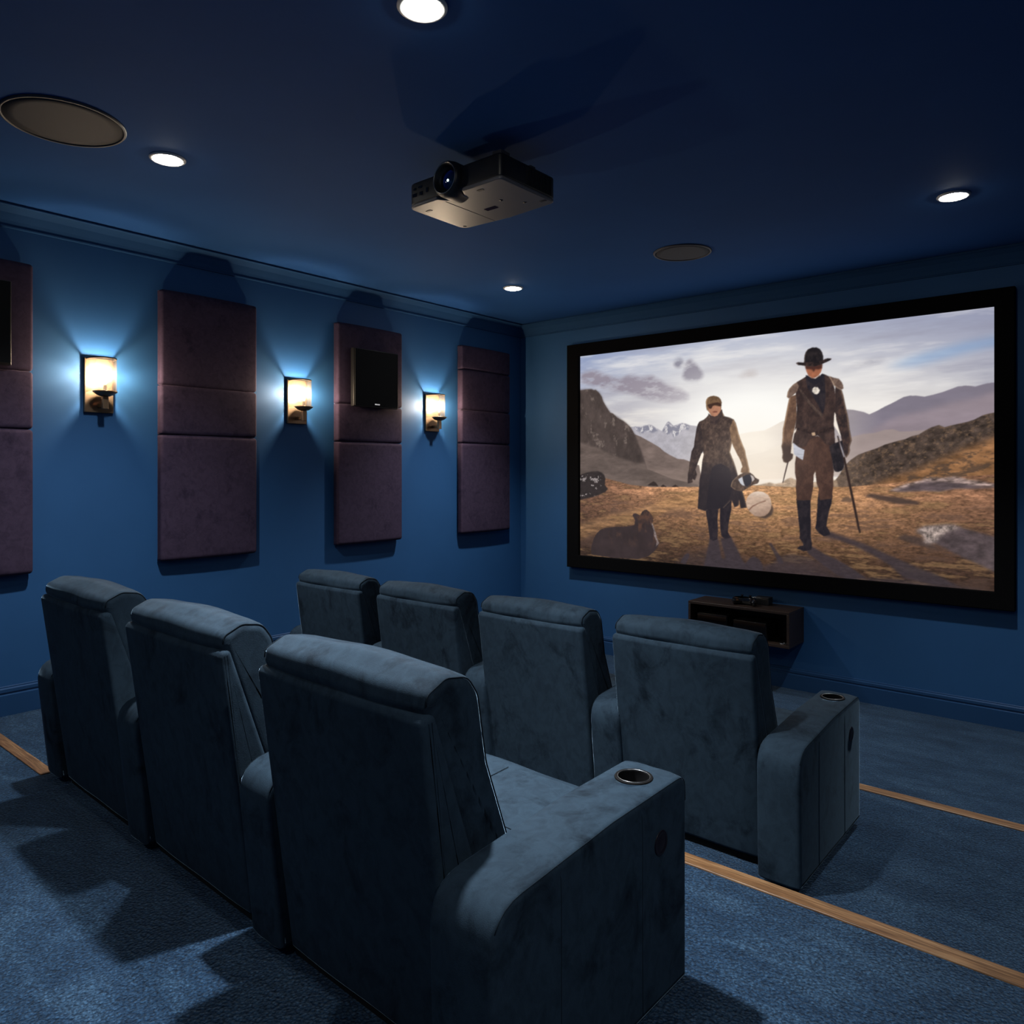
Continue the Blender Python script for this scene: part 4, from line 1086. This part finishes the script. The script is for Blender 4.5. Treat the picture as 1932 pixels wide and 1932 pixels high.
    return lin.reshape(PH // 2, 2, PW // 2, 2, 3).mean(axis=(1, 3)).astype(np.float32)

def picture_mesh():
    pic = paint_picture()                               # rows from the top
    nh, nw, _ = pic.shape
    xs = np.linspace(IX0, IX1, nw + 1) - ox; zs = np.linspace(IZ1, IZ0, nh + 1) - oz
    X, Z = np.meshgrid(xs, zs)
    co = np.stack([X, np.full_like(X, -0.040), Z], -1).reshape(-1, 3)
    idx = np.arange((nh + 1) * (nw + 1)).reshape(nh + 1, nw + 1)
    quads = np.stack([idx[1:, :-1], idx[1:, 1:], idx[:-1, 1:], idx[:-1, :-1]], -1).reshape(-1, 4)
    me = bpy.data.meshes.new('picture')
    me.vertices.add(len(co)); me.vertices.foreach_set('co', co.astype(np.float32).ravel())
    me.loops.add(quads.size); me.loops.foreach_set('vertex_index', quads.ravel().astype(np.int32))
    me.polygons.add(len(quads)); me.polygons.foreach_set('loop_start', np.arange(0, quads.size, 4, dtype=np.int32))
    me.update(calc_edges=True); me.validate()
    P = np.pad(pic, ((0, 1), (0, 1), (0, 0)), mode='edge').reshape(-1, 3)
    at = me.color_attributes.new('picture', 'FLOAT_COLOR', 'POINT')
    at.data.foreach_set('color', np.concatenate([P, np.ones((len(P), 1), np.float32)], 1).ravel())
    m, nt, b = mat('lit_screen_picture')
    b.inputs['Base Color'].default_value = (0.02, 0.02, 0.02, 1); b.inputs['Roughness'].default_value = 0.9
    b.inputs['Specular IOR Level'].default_value = 0.0
    an = nt.nodes.new('ShaderNodeVertexColor'); an.layer_name = 'picture'
    link(nt, an.outputs['Color'], b.inputs['Emission Color'])
    b.inputs['Emission Strength'].default_value = 1.0
    m.cycles.emission_sampling = 'NONE' if False else 'FRONT'
    me.materials.append(m)
    return me
pc = put('picture', picture_mesh(), sc)
pc['label'] = 'lit picture of two walkers, a long coated one and a taller one in a hat, in a mountain valley'
put('backing', box('backing', M['black_frame'], IX0 - ox, IX1 - ox, -0.036, -0.001, IZ0 - oz, IZ1 - oz), sc)

# ------------------------------------------------------------------ camera, world, colour
cam = bpy.data.cameras.new('camera'); co_ = bpy.data.objects.new('camera', cam); COL.objects.link(co_)
cam.sensor_width = 36.0; cam.lens = 36.0 * 1408 / 1932
cam.shift_y = -(966 - 889) / 1932
cam.clip_start = 0.05
co_.location = (0, 0, EYE)
co_.rotation_euler = (rad(90), 0, rad(40.06))
scene.camera = co_

w = bpy.data.worlds.new('night'); scene.world = w; w.use_nodes = True
w.node_tree.nodes['Background'].inputs[0].default_value = (0.01, 0.015, 0.03, 1)
w.node_tree.nodes['Background'].inputs[1].default_value = 0.2

scene.view_settings.view_transform = 'Standard'
scene.view_settings.look = 'None'
scene.view_settings.exposure = 0.0
scene.view_settings.gamma = 1.0
scene.view_settings.use_curve_mapping = False
cy = scene.cycles
cy.use_denoising = True
cy.max_bounces = 8; cy.diffuse_bounces = 4; cy.transparent_max_bounces = 12
cy.sample_clamp_indirect = 4.0
cy.caustics_reflective = False; cy.caustics_refractive = False
